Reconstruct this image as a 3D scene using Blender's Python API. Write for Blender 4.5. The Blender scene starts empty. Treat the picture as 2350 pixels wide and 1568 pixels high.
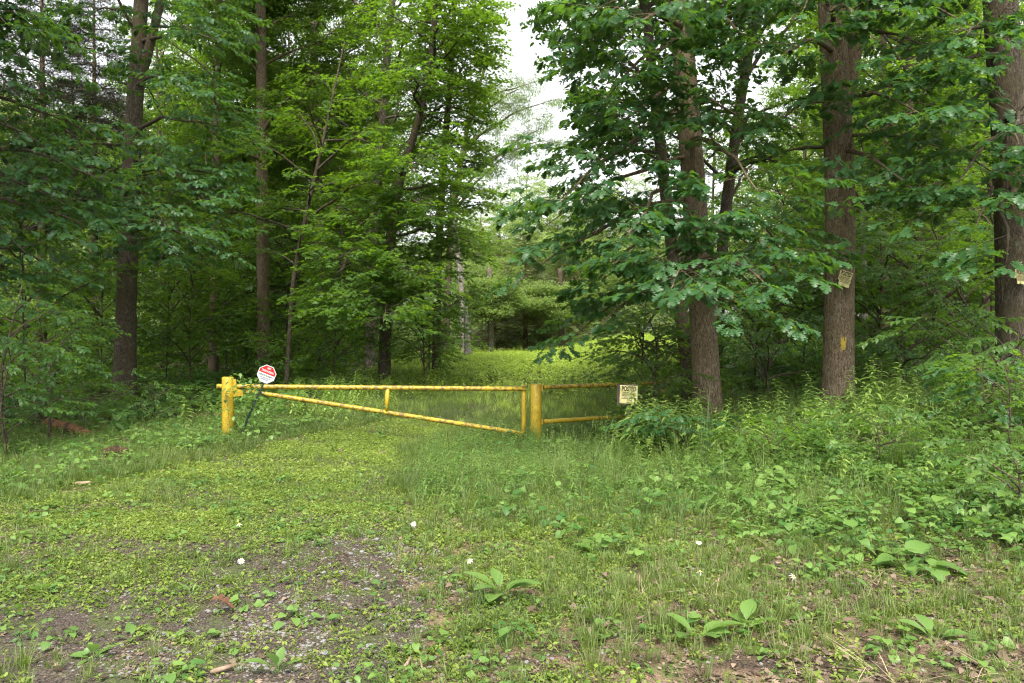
import bpy, math, random
import numpy as np
from mathutils import Vector, Matrix, Euler

rng = np.random.default_rng(11)
R = random.Random(11)
rad = math.radians
S = bpy.context.scene

# ------------------------------------------------------------------ camera, sky, sun, exposure
CAMZ = 1.6
cam = bpy.data.cameras.new('camera')
cam.sensor_width = 23.5
cam.lens = 18.0
cam.clip_end = 2000
camo = bpy.data.objects.new('camera', cam)
S.collection.objects.link(camo)
camo.location = (0, 0, CAMZ)
camo.rotation_euler = (rad(90), 0, 0)
S.camera = camo

SUN_EL, SUN_AZ = 57.0, 183.0            # azimuth clockwise from +Y (behind and to the left of the camera)
world = bpy.data.worlds.new('World')
S.world = world
world.use_nodes = True
wn, wl = world.node_tree.nodes, world.node_tree.links
wn.clear()
sky = wn.new('ShaderNodeTexSky')
sky.sky_type = 'NISHITA'
sky.sun_disc = False
sky.sun_elevation = rad(SUN_EL)
sky.sun_rotation = rad(SUN_AZ)
sky.air_density = 1.0
sky.dust_density = 4.0
hs = wn.new('ShaderNodeHueSaturation')
hs.inputs['Saturation'].default_value = 0.10
bg = wn.new('ShaderNodeBackground')
bg.inputs['Strength'].default_value = 0.15
wo = wn.new('ShaderNodeOutputWorld')
wl.new(sky.outputs[0], hs.inputs['Color'])
wl.new(hs.outputs[0], bg.inputs['Color'])
wl.new(bg.outputs[0], wo.inputs['Surface'])

sl = bpy.data.lights.new('sun', 'SUN')
sl.energy = 1.5
sl.angle = rad(12)
sl.color = (1.0, 0.91, 0.70)
slo = bpy.data.objects.new('sun', sl)
S.collection.objects.link(slo)
sd = Vector((math.sin(rad(SUN_AZ)) * math.cos(rad(SUN_EL)), math.cos(rad(SUN_AZ)) * math.cos(rad(SUN_EL)), math.sin(rad(SUN_EL))))
slo.rotation_euler = sd.to_track_quat('Z', 'Y').to_euler()
slo.location = sd * 50

S.view_settings.view_transform = 'Standard'
S.view_settings.look = 'None'
S.view_settings.gamma = 1
S.view_settings.use_curve_mapping = False
S.view_settings.exposure = 1.86
S.cycles.max_bounces = 6
S.cycles.diffuse_bounces = 3
S.cycles.glossy_bounces = 2
S.cycles.transmission_bounces = 3
S.cycles.transparent_max_bounces = 4
S.cycles.caustics_reflective = False
S.cycles.caustics_refractive = False
S.cycles.use_denoising = True
S.cycles.adaptive_threshold = 0.012
S.cycles.filter_width = 1.2

# ------------------------------------------------------------------ numeric helpers
def ss(x, a, b):
    t = np.clip((np.asarray(x, float) - a) / (b - a), 0, 1)
    return t * t * (3 - 2 * t)

def _h(ix, iy, iz, seed):
    n = (ix * 73856093) ^ (iy * 19349663) ^ (iz * 83492791) ^ (seed * 2654435)
    n = (n ^ (n >> 13)) * 1274126177
    n = n & 0x7fffffff
    n = (n ^ (n >> 16)) * 668265263 & 0x7fffffff
    return (n % 100003) / 100003.0

def vn(x, y, z=0.0, seed=1):
    x, y, z = np.broadcast_arrays(np.asarray(x, float), np.asarray(y, float), np.asarray(z, float))
    ix, iy, iz = np.floor(x).astype(np.int64), np.floor(y).astype(np.int64), np.floor(z).astype(np.int64)
    fx, fy, fz = x - ix, y - iy, z - iz
    fx, fy, fz = fx * fx * (3 - 2 * fx), fy * fy * (3 - 2 * fy), fz * fz * (3 - 2 * fz)
    r = 0
    for a in (0, 1):
        for b in (0, 1):
            for c in (0, 1):
                w = (fx if a else 1 - fx) * (fy if b else 1 - fy) * (fz if c else 1 - fz)
                r = r + w * _h(ix + a, iy + b, iz + c, seed)
    return r

def fbm(x, y, z=0.0, seed=1, o=3):
    r, a, t = 0, 1.0, 0
    x, y, z = np.asarray(x, float), np.asarray(y, float), np.asarray(z, float)
    for i in range(o):
        r = r + a * vn(x * 2 ** i, y * 2 ** i, z * 2 ** i, seed + i * 7)
        t += a
        a *= .5
    return r / t

def H(x, y):
    x, y = np.asarray(x, float), np.asarray(y, float)
    z = -0.27 * ss(x, -4, .2) * ss(y, 7, 13) * (1 - ss(y, 16, 24))
    z = z + .72 * ss(x, .9, 6.0) * ss(y, 4.8, 11.5)
    z = z + .25 * ss(x, 4.2, 8) * ss(y, 6, 11) + .50 * ss(y, 17, 42) - 1.8 * ss(y, 47, 80)
    z = z - .22 * ss(-x, 4.6, 8) * ss(y, 7, 11)
    z = z + .10 * (fbm(x / 2.2, y / 2.2, seed=3) - .5) + .035 * (fbm(x / .35, y / .35, seed=5) - .5)
    return z

def h1(x, y):
    return float(H(x, y))

F = 1800.0
def at(px, py, d):
    return Vector(((px - 1175) / F * d, d, CAMZ - (py - 784) / F * d))

def gp(px, py, lo=2.0):
    d = lo
    while d < 90:
        p = at(px, py, d)
        if p.z <= h1(p.x, p.y):
            return Vector((p.x, p.y, h1(p.x, p.y)))
        d += .05
    return at(px, py, 90)

def road_c(y):
    return np.interp(y, [0, 4, 7, 9.7, 12.7, 16, 22, 30, 42], [-2.4, -2.6, -3.0, -2.85, -2.7, -1.9, -.6, .9, 3.2])
def road_w(y):
    return np.interp(y, [0, 4, 7, 9.7, 12.7, 16, 22, 42], [2.1, 2.0, 1.9, 1.4, .9, .8, .85, 1.2])

# ------------------------------------------------------------------ mesh accumulator
class MB:
    def __init__(s):
        s.v, s.f, s.val, s.m, s.n = [], [], [], [], 0
    def add(s, v, f, val=0.0, m=0):
        v = np.asarray(v, float).reshape(-1, 3)
        s.v.append(v)
        s.val.append(np.full(len(v), val))
        n = s.n
        s.f.extend([tuple(i + n for i in q) for q in f])
        s.m.extend([m] * len(f))
        s.n += len(v)
    def mesh(s, name, mats, smooth=True):
        me = bpy.data.meshes.new(name)
        v = np.concatenate(s.v) if s.v else np.zeros((0, 3))
        me.from_pydata(v.tolist(), [], s.f)
        for m in mats:
            me.materials.append(m)
        if len(mats) > 1:
            me.polygons.foreach_set('material_index', np.array(s.m, np.int32))
        a = me.attributes.new('lv', 'FLOAT', 'POINT')
        a.data.foreach_set('value', np.concatenate(s.val).astype(np.float32) if s.v else np.zeros(0, np.float32))
        if smooth:
            me.polygons.foreach_set('use_smooth', np.ones(len(me.polygons), bool))
        me.update()
        return me

def link(name, data, parent=None, loc=None):
    o = bpy.data.objects.new(name, data)
    S.collection.objects.link(o)
    if parent is not None:
        o.parent = parent
    if loc is not None:
        o.location = loc
    return o

def tag(o, label=None, cat=None, group=None, kind=None):
    if label: o['label'] = label
    if cat: o['category'] = cat
    if group: o['group'] = group
    if kind: o['kind'] = kind
    return o

def thing(name, loc, label, cat, group=None, rz=0):
    o = link(name, None, loc=loc)
    o.rotation_euler = (0, 0, rz)
    o.empty_display_size = .1
    return tag(o, label, cat, group)

def tube(mb, pts, radii, seg=8, val=0.0, m=0, cap=True, disp=None):
    P = np.array([tuple(p) for p in pts], float)
    n = len(P)
    T = np.gradient(P, axis=0)
    T /= np.linalg.norm(T, axis=1)[:, None] + 1e-9
    up = np.array([1, 0, 0.]) if abs(T[0][0]) < .8 else np.array([0, 1, 0.])
    V = []
    th = np.linspace(0, 2 * math.pi, seg, endpoint=False)
    u = up - T[0] * up.dot(T[0])
    for i in range(n):
        u = u - T[i] * u.dot(T[i])
        u /= np.linalg.norm(u) + 1e-9
        w = np.cross(T[i], u)
        r = radii[i] * np.ones(seg)
        if disp is not None:
            r = r * disp(th, P[i][2], i / max(1, n - 1))
        V.append(P[i] + np.outer(np.cos(th) * r, u) + np.outer(np.sin(th) * r, w))
    V = np.concatenate(V)
    Fc = []
    for i in range(n - 1):
        a, b = i * seg, (i + 1) * seg
        for j in range(seg):
            k = (j + 1) % seg
            Fc.append((a + j, a + k, b + k, b + j))
    if cap:
        Fc.append(tuple(range(seg - 1, -1, -1)))
        Fc.append(tuple(range((n - 1) * seg, n * seg)))
    mb.add(V, Fc, val, m)

def box(mb, c, s, rot=None, m=0):
    V = np.array([(x, y, z) for x in (-1, 1) for y in (-1, 1) for z in (-1, 1)], float) * np.array(s) / 2
    if rot is not None:
        V = V @ np.array(rot).T
    V = V + np.array(tuple(c))
    mb.add(V, [(0, 1, 3, 2), (4, 6, 7, 5), (0, 4, 5, 1), (2, 3, 7, 6), (0, 2, 6, 4), (1, 5, 7, 3)], 0, m)

# ------------------------------------------------------------------ materials
def newmat(name):
    m = bpy.data.materials.new(name)
    m.use_nodes = True
    m.node_tree.nodes.clear()
    return m, m.node_tree.nodes, m.node_tree.links

def leafmat(name, lo, hi, tr, transl=.42, rough=.48, under=.55, spec=.35, dry=None):
    m, n, l = newmat(name)
    out = n.new('ShaderNodeOutputMaterial')
    at_ = n.new('ShaderNodeAttribute'); at_.attribute_type = 'INSTANCER'; at_.attribute_name = 'tint'
    lv = n.new('ShaderNodeAttribute'); lv.attribute_type = 'GEOMETRY'; lv.attribute_name = 'lv'
    ad = n.new('ShaderNodeMath'); ad.operation = 'MULTIPLY_ADD'
    l.new(at_.outputs['Fac'], ad.inputs[0]); ad.inputs[1].default_value = .5; l.new(lv.outputs['Fac'], ad.inputs[2])
    ramp = n.new('ShaderNodeValToRGB')
    ramp.color_ramp.elements[0].position = 0.0
    ramp.color_ramp.elements[0].color = (*lo, 1)
    ramp.color_ramp.elements[1].position = 1.0
    ramp.color_ramp.elements[1].color = (*hi, 1)
    if dry:
        ramp.color_ramp.elements[1].position = .93
        e = ramp.color_ramp.elements.new(1.0); e.color = (*dry, 1)
    l.new(ad.outputs[0], ramp.inputs[0])
    geo = n.new('ShaderNodeNewGeometry')
    mx = n.new('ShaderNodeMix'); mx.data_type = 'RGBA'
    l.new(geo.outputs['Backfacing'], mx.inputs['Factor'])
    l.new(ramp.outputs[0], mx.inputs['A'])
    hsv = n.new('ShaderNodeHueSaturation'); hsv.inputs['Saturation'].default_value = under; hsv.inputs['Value'].default_value = 1.15
    l.new(ramp.outputs[0], hsv.inputs['Color']); l.new(hsv.outputs[0], mx.inputs['B'])
    pb = n.new('ShaderNodeBsdfPrincipled')
    pb.inputs['Roughness'].default_value = rough
    pb.inputs['Specular IOR Level'].default_value = spec
    l.new(mx.outputs['Result'], pb.inputs['Base Color'])
    tl = n.new('ShaderNodeBsdfTranslucent')
    m2 = n.new('ShaderNodeMix'); m2.data_type = 'RGBA'; m2.blend_type = 'MULTIPLY'; m2.inputs['Factor'].default_value = 0
    tl.inputs['Color'].default_value = (*tr, 1)
    ms = n.new('ShaderNodeMixShader'); ms.inputs[0].default_value = transl
    l.new(pb.outputs[0], ms.inputs[1]); l.new(tl.outputs[0], ms.inputs[2])
    n.remove(m2)
    l.new(ms.outputs[0], out.inputs['Surface'])
    return m

def surf(name, c1, c2, scale=8, rough=.8, bump=.3, bscale=None, stretch=(1, 1, 1), c3=None, metal=0, dist=.01, detail=6, spec=.3, obj=True, lo=.35, hi=.65):
    m, n, l = newmat(name)
    out = n.new('ShaderNodeOutputMaterial')
    tc = n.new('ShaderNodeTexCoord')
    mp = n.new('ShaderNodeMapping'); mp.inputs['Scale'].default_value = stretch
    l.new(tc.outputs['Object' if obj else 'Generated'], mp.inputs[0])
    no = n.new('ShaderNodeTexNoise'); no.inputs['Scale'].default_value = scale; no.inputs['Detail'].default_value = detail
    l.new(mp.outputs[0], no.inputs['Vector'])
    rp = n.new('ShaderNodeValToRGB')
    rp.color_ramp.elements[0].position = lo; rp.color_ramp.elements[0].color = (*c1, 1)
    rp.color_ramp.elements[1].position = hi; rp.color_ramp.elements[1].color = (*c2, 1)
    if c3:
        e = rp.color_ramp.elements.new(hi + .08); e.color = (*c3, 1)
    l.new(no.outputs['Fac'], rp.inputs[0])
    pb = n.new('ShaderNodeBsdfPrincipled')
    pb.inputs['Roughness'].default_value = rough
    pb.inputs['Metallic'].default_value = metal
    pb.inputs['Specular IOR Level'].default_value = spec
    l.new(rp.outputs[0], pb.inputs['Base Color'])
    n2 = n.new('ShaderNodeTexNoise'); n2.inputs['Scale'].default_value = bscale or scale * 3; n2.inputs['Detail'].default_value = 8
    l.new(mp.outputs[0], n2.inputs['Vector'])
    bp = n.new('ShaderNodeBump'); bp.inputs['Strength'].default_value = bump; bp.inputs['Distance'].default_value = dist
    l.new(n2.outputs['Fac'], bp.inputs['Height'])
    l.new(bp.outputs[0], pb.inputs['Normal'])
    l.new(pb.outputs[0], out.inputs['Surface'])
    m['rampname'] = rp.name
    return m

def barkmat(name, dark, mid, light, fs=1.0, moss=.25, fur=22):
    m, n, l = newmat(name)
    out = n.new('ShaderNodeOutputMaterial')
    tc = n.new('ShaderNodeTexCoord')
    mp = n.new('ShaderNodeMapping'); mp.inputs['Scale'].default_value = (fs, fs, fs * .26)
    l.new(tc.outputs['Object'], mp.inputs[0])
    no = n.new('ShaderNodeTexNoise'); no.inputs['Scale'].default_value = fur; no.inputs['Detail'].default_value = 8; no.inputs['Distortion'].default_value = 1.3
    l.new(mp.outputs[0], no.inputs['Vector'])
    rp = n.new('ShaderNodeValToRGB')
    rp.color_ramp.elements[0].position = .36; rp.color_ramp.elements[0].color = (*dark, 1)
    rp.color_ramp.elements[1].position = .52; rp.color_ramp.elements[1].color = (*mid, 1)
    e = rp.color_ramp.elements.new(.68); e.color = (*light, 1)
    l.new(no.outputs['Fac'], rp.inputs[0])
    nb = n.new('ShaderNodeTexNoise'); nb.inputs['Scale'].default_value = 1.7; nb.inputs['Detail'].default_value = 5
    l.new(tc.outputs['Object'], nb.inputs['Vector'])
    rb = n.new('ShaderNodeValToRGB')
    rb.color_ramp.elements[0].position = .45; rb.color_ramp.elements[0].color = (0, 0, 0, 1)
    rb.color_ramp.elements[1].position = .66; rb.color_ramp.elements[1].color = (moss * 2, moss * 2, moss * 2, 1)
    l.new(nb.outputs['Fac'], rb.inputs[0])
    mx = n.new('ShaderNodeMix'); mx.data_type = 'RGBA'
    l.new(rb.outputs[0], mx.inputs['Factor']); l.new(rp.outputs[0], mx.inputs['A']); mx.inputs['B'].default_value = (.075, .06, .03, 1)
    nl = n.new('ShaderNodeTexNoise'); nl.inputs['Scale'].default_value = 9; nl.inputs['Detail'].default_value = 7
    l.new(tc.outputs['Object'], nl.inputs['Vector'])
    rl = n.new('ShaderNodeValToRGB')
    rl.color_ramp.elements[0].position = .60; rl.color_ramp.elements[0].color = (0, 0, 0, 1)
    rl.color_ramp.elements[1].position = .70; rl.color_ramp.elements[1].color = (.5, .5, .5, 1)
    l.new(nl.outputs['Fac'], rl.inputs[0])
    m3 = n.new('ShaderNodeMix'); m3.data_type = 'RGBA'
    l.new(rl.outputs[0], m3.inputs['Factor']); l.new(mx.outputs['Result'], m3.inputs['A']); m3.inputs['B'].default_value = (.16, .18, .12, 1)
    pb = n.new('ShaderNodeBsdfPrincipled'); pb.inputs['Roughness'].default_value = .9; pb.inputs['Specular IOR Level'].default_value = .15
    l.new(m3.outputs['Result'], pb.inputs['Base Color'])
    bp = n.new('ShaderNodeBump'); bp.inputs['Strength'].default_value = .9; bp.inputs['Distance'].default_value = .02
    l.new(no.outputs['Fac'], bp.inputs['Height'])
    l.new(bp.outputs[0], pb.inputs['Normal'])
    l.new(pb.outputs[0], out.inputs['Surface'])
    return m

def plain(name, c, rough=.6, spec=.3):
    m, n, l = newmat(name)
    out = n.new('ShaderNodeOutputMaterial')
    pb = n.new('ShaderNodeBsdfPrincipled')
    pb.inputs['Base Color'].default_value = (*c, 1); pb.inputs['Roughness'].default_value = rough; pb.inputs['Specular IOR Level'].default_value = spec
    l.new(pb.outputs[0], out.inputs['Surface'])
    return m

M = {}
M['oak'] = leafmat('oak_leaf', (.025, .075, .027), (.052, .125, .042), (.14, .30, .02), .42, .40)
M['maple'] = leafmat('maple_leaf', (.035, .085, .016), (.078, .145, .024), (.20, .37, .015), .47, .45)
M['beech'] = leafmat('beech_leaf', (.032, .085, .020), (.075, .145, .030), (.19, .36, .03), .45, .45)
M['far'] = leafmat('far_leaf', (.085, .150, .050), (.185, .255, .090), (.34, .50, .08), .5, .5)  # paleness puts distance haze into the leaf colour
M['hemlock'] = leafmat('conifer_needle', (.075, .120, .040), (.170, .210, .070), (.2, .28, .05), .35, .6, .9)
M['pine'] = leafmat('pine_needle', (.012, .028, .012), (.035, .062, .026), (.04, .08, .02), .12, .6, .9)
M['grass'] = leafmat('grass_blade', (.036, .078, .014), (.125, .175, .034), (.20, .29, .03), .38, .5, .85)
M['meadow'] = leafmat('meadow_weed', (.180, .275, .038), (.320, .430, .065), (.42, .56, .07), .48, .5, .9)
M['weed'] = leafmat('weed_leaf', (.068, .122, .020), (.185, .245, .042), (.26, .38, .04), .36, .5, .85)
M['herb'] = leafmat('herb_leaf', (.045, .115, .028), (.150, .240, .050), (.18, .32, .04), .38, .45, .75)
M['herbt'] = leafmat('bright_herb_leaf', (.065, .140, .028), (.250, .340, .080), (.26, .42, .06), .38, .45, .75)
M['broad'] = leafmat('broad_leaf', (.050, .125, .030), (.140, .235, .055), (.20, .36, .05), .36, .42, .8)
M['litter'] = leafmat('dead_leaf', (.050, .034, .024), (.235, .175, .130), (.20, .12, .06), .12, .7, .9, .2)
M['straw'] = leafmat('dry_straw', (.16, .13, .07), (.34, .28, .16), (.2, .16, .08), .15, .7, .9, .2)
M['twig'] = plain('twig_bark', (.045, .035, .022), .85, .2)
M['stem'] = plain('green_stem', (.07, .12, .03), .6, .3)
M['bark'] = barkmat('oak_bark', (.055, .041, .028), (.145, .108, .070), (.250, .200, .145), 2.2)
M['bark2'] = barkmat('dark_bark', (.030, .024, .018), (.075, .060, .044), (.140, .118, .090), 2.2, .35)
M['bark3'] = barkmat('pale_bark', (.05, .04, .03), (.15, .125, .10), (.32, .29, .25), 1.4, .3)
M['snag'] = barkmat('weathered_wood', (.09, .08, .07), (.20, .18, .16), (.34, .32, .29), 1.4, .0)
M['stone'] = surf('stone_grey', (.08, .076, .072), (.27, .27, .275), 18, .85, .4, 60, c3=(.40, .40, .41))
M['stoneb'] = surf('stone_brown', (.09, .075, .06), (.21, .165, .13), 14, .85, .4, 60)
M['white'] = plain('petal_white', (.5, .5, .48), .6)
M['disc'] = plain('daisy_disc', (.75, .42, .02), .6)

# ------------------------------------------------------------------ leaf shapes
PROF = {
 'oak': [(0, .012), (.10, .04), (.19, .15), (.26, .19), (.31, .05), (.41, .29), (.49, .33), (.53, .07), (.64, .36), (.73, .37), (.765, .09), (.87, .24), (.93, .17), (1, .02)],
 'ovate': [(0, .01), (.12, .15), (.3, .26), (.5, .26), (.7, .18), (.88, .08), (1, .004)],
 'toothed': [(0, .01), (.12, .17), (.18, .15), (.32, .29), (.38, .25), (.52, .29), (.58, .22), (.72, .2), (.78, .13), (.9, .08), (1, .004)],
 'lance': [(0, .006), (.2, .065), (.45, .085), (.75, .05), (1, .003)],
 'round': [(0, .14), (.06, .34), (.25, .48), (.5, .46), (.75, .32), (.92, .14), (1, .01)],
 'dock': [(0, .01), (.16, .02), (.26, .09), (.4, .19), (.58, .24), (.76, .20), (.9, .11), (1, .01)],
 'simple': [(0, .02), (.45, .30), (1, .01)],
}
def leaf(kind, L=.1, fold=.25, droop=.25, ripple=0.0, wscale=1.0, curl=0.0):
    if kind == 'maple':
        pol = [(-165, .12), (-140, .34), (-118, .30), (-102, .62), (-84, .42), (-74, .36), (-58, .70), (-46, 1.0 * .86), (-36, .66), (-24, .42), (-14, .72), (0, 1.0)]
        pol = pol + [(-a, r) for a, r in pol[-2::-1]]
        V = [(.12, 0, 0)]
        for a, r in pol:
            x, y = math.cos(rad(a)) * r + .12, math.sin(rad(a)) * r
            V.append((x, y, fold * abs(y) * .3 - droop * (x * x + y * y) * .5))
        V = np.array(V) * L * .72
        n = len(pol)
        return V, [(0, i, i + 1) for i in range(1, n)]
    pr = PROF[kind]
    V, Fc = [], []
    for i, (t, w) in enumerate(pr):
        w *= wscale
        ex = t + (.28 * w if kind in ('oak', 'round') else .1 * w)
        if kind == 'round': ex = t - .12 * (1 - t) * (w > .2)
        rp = ripple * ((i % 2) - .5)
        zc = -droop * t * t + curl * math.sin(t * 5)
        V += [(ex, w, zc + fold * w + rp), (t, 0, zc), (ex, -w, zc + fold * w - rp)]
    for i in range(len(pr) - 1):
        a, b = i * 3, i * 3 + 3
        Fc += [(a, a + 1, b + 1, b), (a + 1, a + 2, b + 2, b + 1)]
    return np.array(V) * L, Fc

def xf(V, M4):
    A = np.array(M4)
    return V @ A[:3, :3].T + A[:3, 3]

def mat(loc=(0, 0, 0), yaw=0, pitch=0, roll=0, sc=1):
    return Matrix.Translation(Vector(loc)) @ Euler((roll, pitch, yaw), 'XYZ').to_matrix().to_4x4() @ Matrix.Scale(sc, 4)

def blade(mb, base, h, w, yaw, lean, bend, val, m=0, n=4):
    V = []
    d = np.array([math.cos(yaw), math.sin(yaw), 0])
    s = np.array([-d[1], d[0], 0])
    p = np.array(base, float)
    a = lean
    st = h / n
    for i in range(n + 1):
        t = i / n
        ww = w * (1 - t ** 1.6) * .5 + .0004
        V += [p - s * ww, p + s * ww]
        p = p + (d * math.sin(a) + np.array([0, 0, 1]) * math.cos(a)) * st
        a += bend / n
    mb.add(V, [(2 * i, 2 * i + 1, 2 * i + 3, 2 * i + 2) for i in range(n)], val, m)

COLS = {}
def source(cname, objs):
    c = bpy.data.collections.new(cname)
    for i, me in enumerate(objs):
        o = bpy.data.objects.new('%s_%02d' % (cname, i), me)
        c.objects.link(o)
    COLS[cname] = (c, len(objs))

GN = {}
def gngroup(cname):
    if cname in GN: return GN[cname]
    g = bpy.data.node_groups.new('scatter_' + cname, 'GeometryNodeTree')
    g.interface.new_socket('Geometry', in_out='INPUT', socket_type='NodeSocketGeometry')
    g.interface.new_socket('Geometry', in_out='OUTPUT', socket_type='NodeSocketGeometry')
    N, L = g.nodes, g.links
    gi, go = N.new('NodeGroupInput'), N.new('NodeGroupOutput')
    ci = N.new('GeometryNodeCollectionInfo')
    ci.inputs['Collection'].default_value = COLS[cname][0]
    ci.inputs['Separate Children'].default_value = True
    ci.inputs['Reset Children'].default_value = True
    ip = N.new('GeometryNodeInstanceOnPoints')
    ip.inputs['Pick Instance'].default_value = True
    def na(nm, t):
        a = N.new('GeometryNodeInputNamedAttribute'); a.data_type = t; a.inputs['Name'].default_value = nm
        return a.outputs[0]
    er = N.new('FunctionNodeEulerToRotation')
    L.new(na('rot', 'FLOAT_VECTOR'), er.inputs[0])
    L.new(gi.outputs[0], ip.inputs['Points'])
    L.new(ci.outputs[0], ip.inputs['Instance'])
    L.new(na('idx', 'INT'), ip.inputs['Instance Index'])
    L.new(er.outputs[0], ip.inputs['Rotation'])
    L.new(na('sc', 'FLOAT_VECTOR'), ip.inputs['Scale'])
    L.new(ip.outputs[0], go.inputs[0])
    GN[cname] = g
    return g

COUNT = {}
def scatter(name, cname, P, rot, sc, tint, parent=None, loc=(0, 0, 0), idx=None):
    P = np.asarray(P, float) - np.array(tuple(loc))
    n = len(P)
    COUNT[name] = COUNT.get(name, 0) + n
    me = bpy.data.meshes.new(name)
    me.vertices.add(n)
    me.vertices.foreach_set('co', P.astype(np.float32).ravel())
    a = me.attributes.new('rot', 'FLOAT_VECTOR', 'POINT'); a.data.foreach_set('vector', np.asarray(rot, np.float32).ravel())
    sc = np.asarray(sc, np.float32)
    if sc.ndim == 1: sc = np.repeat(sc[:, None], 3, 1)
    a = me.attributes.new('sc', 'FLOAT_VECTOR', 'POINT'); a.data.foreach_set('vector', sc.ravel())
    a = me.attributes.new('idx', 'INT', 'POINT'); a.data.foreach_set('value', (rng.integers(0, COLS[cname][1], n) if idx is None else idx).astype(np.int32))
    a = me.attributes.new('tint', 'FLOAT', 'POINT'); a.data.foreach_set('value', np.asarray(tint, np.float32))
    o = link(name, me, parent, None if parent is not None else loc)
    o['kind'] = 'stuff'
    md = o.modifiers.new('scatter', 'NODES')
    md.node_group = gngroup(cname)
    return o

# ------------------------------------------------------------------ foliage sprays (each keeps its leaf placements)
LEAFMESH = {}
def leafmeshes(kind, L, n=4, prof=None, mt=None, **k):
    out = []
    for i in range(n):
        V, Fc = leaf(prof or kind, L, R.uniform(.05, .4), R.uniform(.1, .5), R.uniform(0, .04), R.uniform(.9, 1.15), **k)
        mb = MB(); mb.add(V, Fc, .5)
        me = mb.mesh(kind + '_leaf', [mt or M[kind]])
        out.append((V, Fc, me))
    LEAFMESH[kind] = out
leafmeshes('oak', 1.0)
leafmeshes('maple', 1.0)
leafmeshes('beech', 1.0, prof='toothed')

SPR = {}
def mkspray(kind, n, tl, nl, L, droop=.15, petiole=.1, spread=(25, 80), whorl=0, twigr=.004):
    meshes, plans = [], []
    for q in range(n):
        mb = MB(); plan = []
        side = 1
        path = []
        yaw0 = 0
        p = Vector((0, 0, 0)); a = 0; pt = 0
        path.append(p.copy())
        for i in range(6):
            a += R.uniform(-.15, .15); pt += R.uniform(0, .5) * droop
            p = p + Vector((math.cos(a) * math.cos(pt), math.sin(a) * math.cos(pt), -math.sin(pt))) * tl / 6
            path.append(p.copy())
        tube(mb, path, np.linspace(twigr, twigr * .35, 7), 3, .3, 1, False)
        for i in range(nl):
            if i < whorl:
                t, yw = 1.0, R.uniform(-1.2, 1.2)
            else:
                t = .12 + .88 * (i - whorl + R.random() * .6) / max(1, nl - whorl)
                yw = side * rad(R.uniform(*spread)); side = -side
            t = min(t, 1)
            k = min(5, int(t * 6)); fr = t * 6 - k
            pos = path[k].lerp(path[k + 1], fr)
            l = L * R.uniform(.7, 1.15) * (.75 + .35 * math.sin(t * 2.6))
            pe = petiole * l * R.uniform(.5, 1.3)
            pos = pos + Vector((math.cos(yw) * pe, math.sin(yw) * pe, R.uniform(-.2, .2) * pe))
            mm = mat(pos, yw, R.uniform(-.15, .45), R.uniform(-.5, .5), l)
            v = R.randrange(len(LEAFMESH[kind]))
            plan.append((mm, v))
            V, Fc, _ = LEAFMESH[kind][v]
            mb.add(xf(V, mm), Fc, R.uniform(.2, .8), 0)
        meshes.append(mb.mesh(kind + '_spray', [M[kind], M['twig']]))
        plans.append((plan, path))
    source(kind, meshes)
    SPR[kind] = plans
mkspray('oak', 6, .42, 13, .165, whorl=5, petiole=.25)
mkspray('maple', 6, .48, 13, .125, whorl=3, petiole=.7)
mkspray('beech', 6, .55, 15, .095, whorl=1, petiole=.08, spread=(30, 60), droop=.1)

def big_spray(cname, n, R0, nl, L, mt, flat=.35, prof='simple', droopy=0):
    out = []
    for q in range(n):
        mb = MB()
        for s in range(4):
            yw = rad(-55 + 37 * s + R.uniform(-12, 12)); e = Vector((math.cos(yw), math.sin(yw), R.uniform(-.25, .1))) * R0 * R.uniform(.7, 1)
            tube(mb, [Vector((0, 0, 0)), e * .5 + Vector((0, 0, .04)), e], [.008, .005, .002], 3, .3, 1, False)
        for i in range(nl):
            r = R0 * math.sqrt(R.random()); yw = R.uniform(-1.25, 1.25)
            pos = Vector((math.cos(yw) * r, math.sin(yw) * r, R.gauss(0, flat * .3 * R0) - droopy * r * .3))
            V, Fc = leaf(prof, L * R.uniform(.7, 1.2), R.uniform(0, .5), R.uniform(0, .5))
            mb.add(xf(V, mat(pos, R.uniform(-3.1, 3.1), R.uniform(-.3, .6) + droopy, R.uniform(-.7, .7))), Fc, R.uniform(.1, .9), 0)
        out.append(mb.mesh(cname + '_spray', [mt, M['twig']]))
    source(cname, out)
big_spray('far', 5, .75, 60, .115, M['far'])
big_spray('mapler', 5, .6, 42, .12, M['maple'], prof='simple')
big_spray('oakr', 5, .6, 34, .15, M['oak'], prof='ovate')
big_spray('hang', 4, .7, 46, .15, M['far'], prof='lance', droopy=.7)

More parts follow.
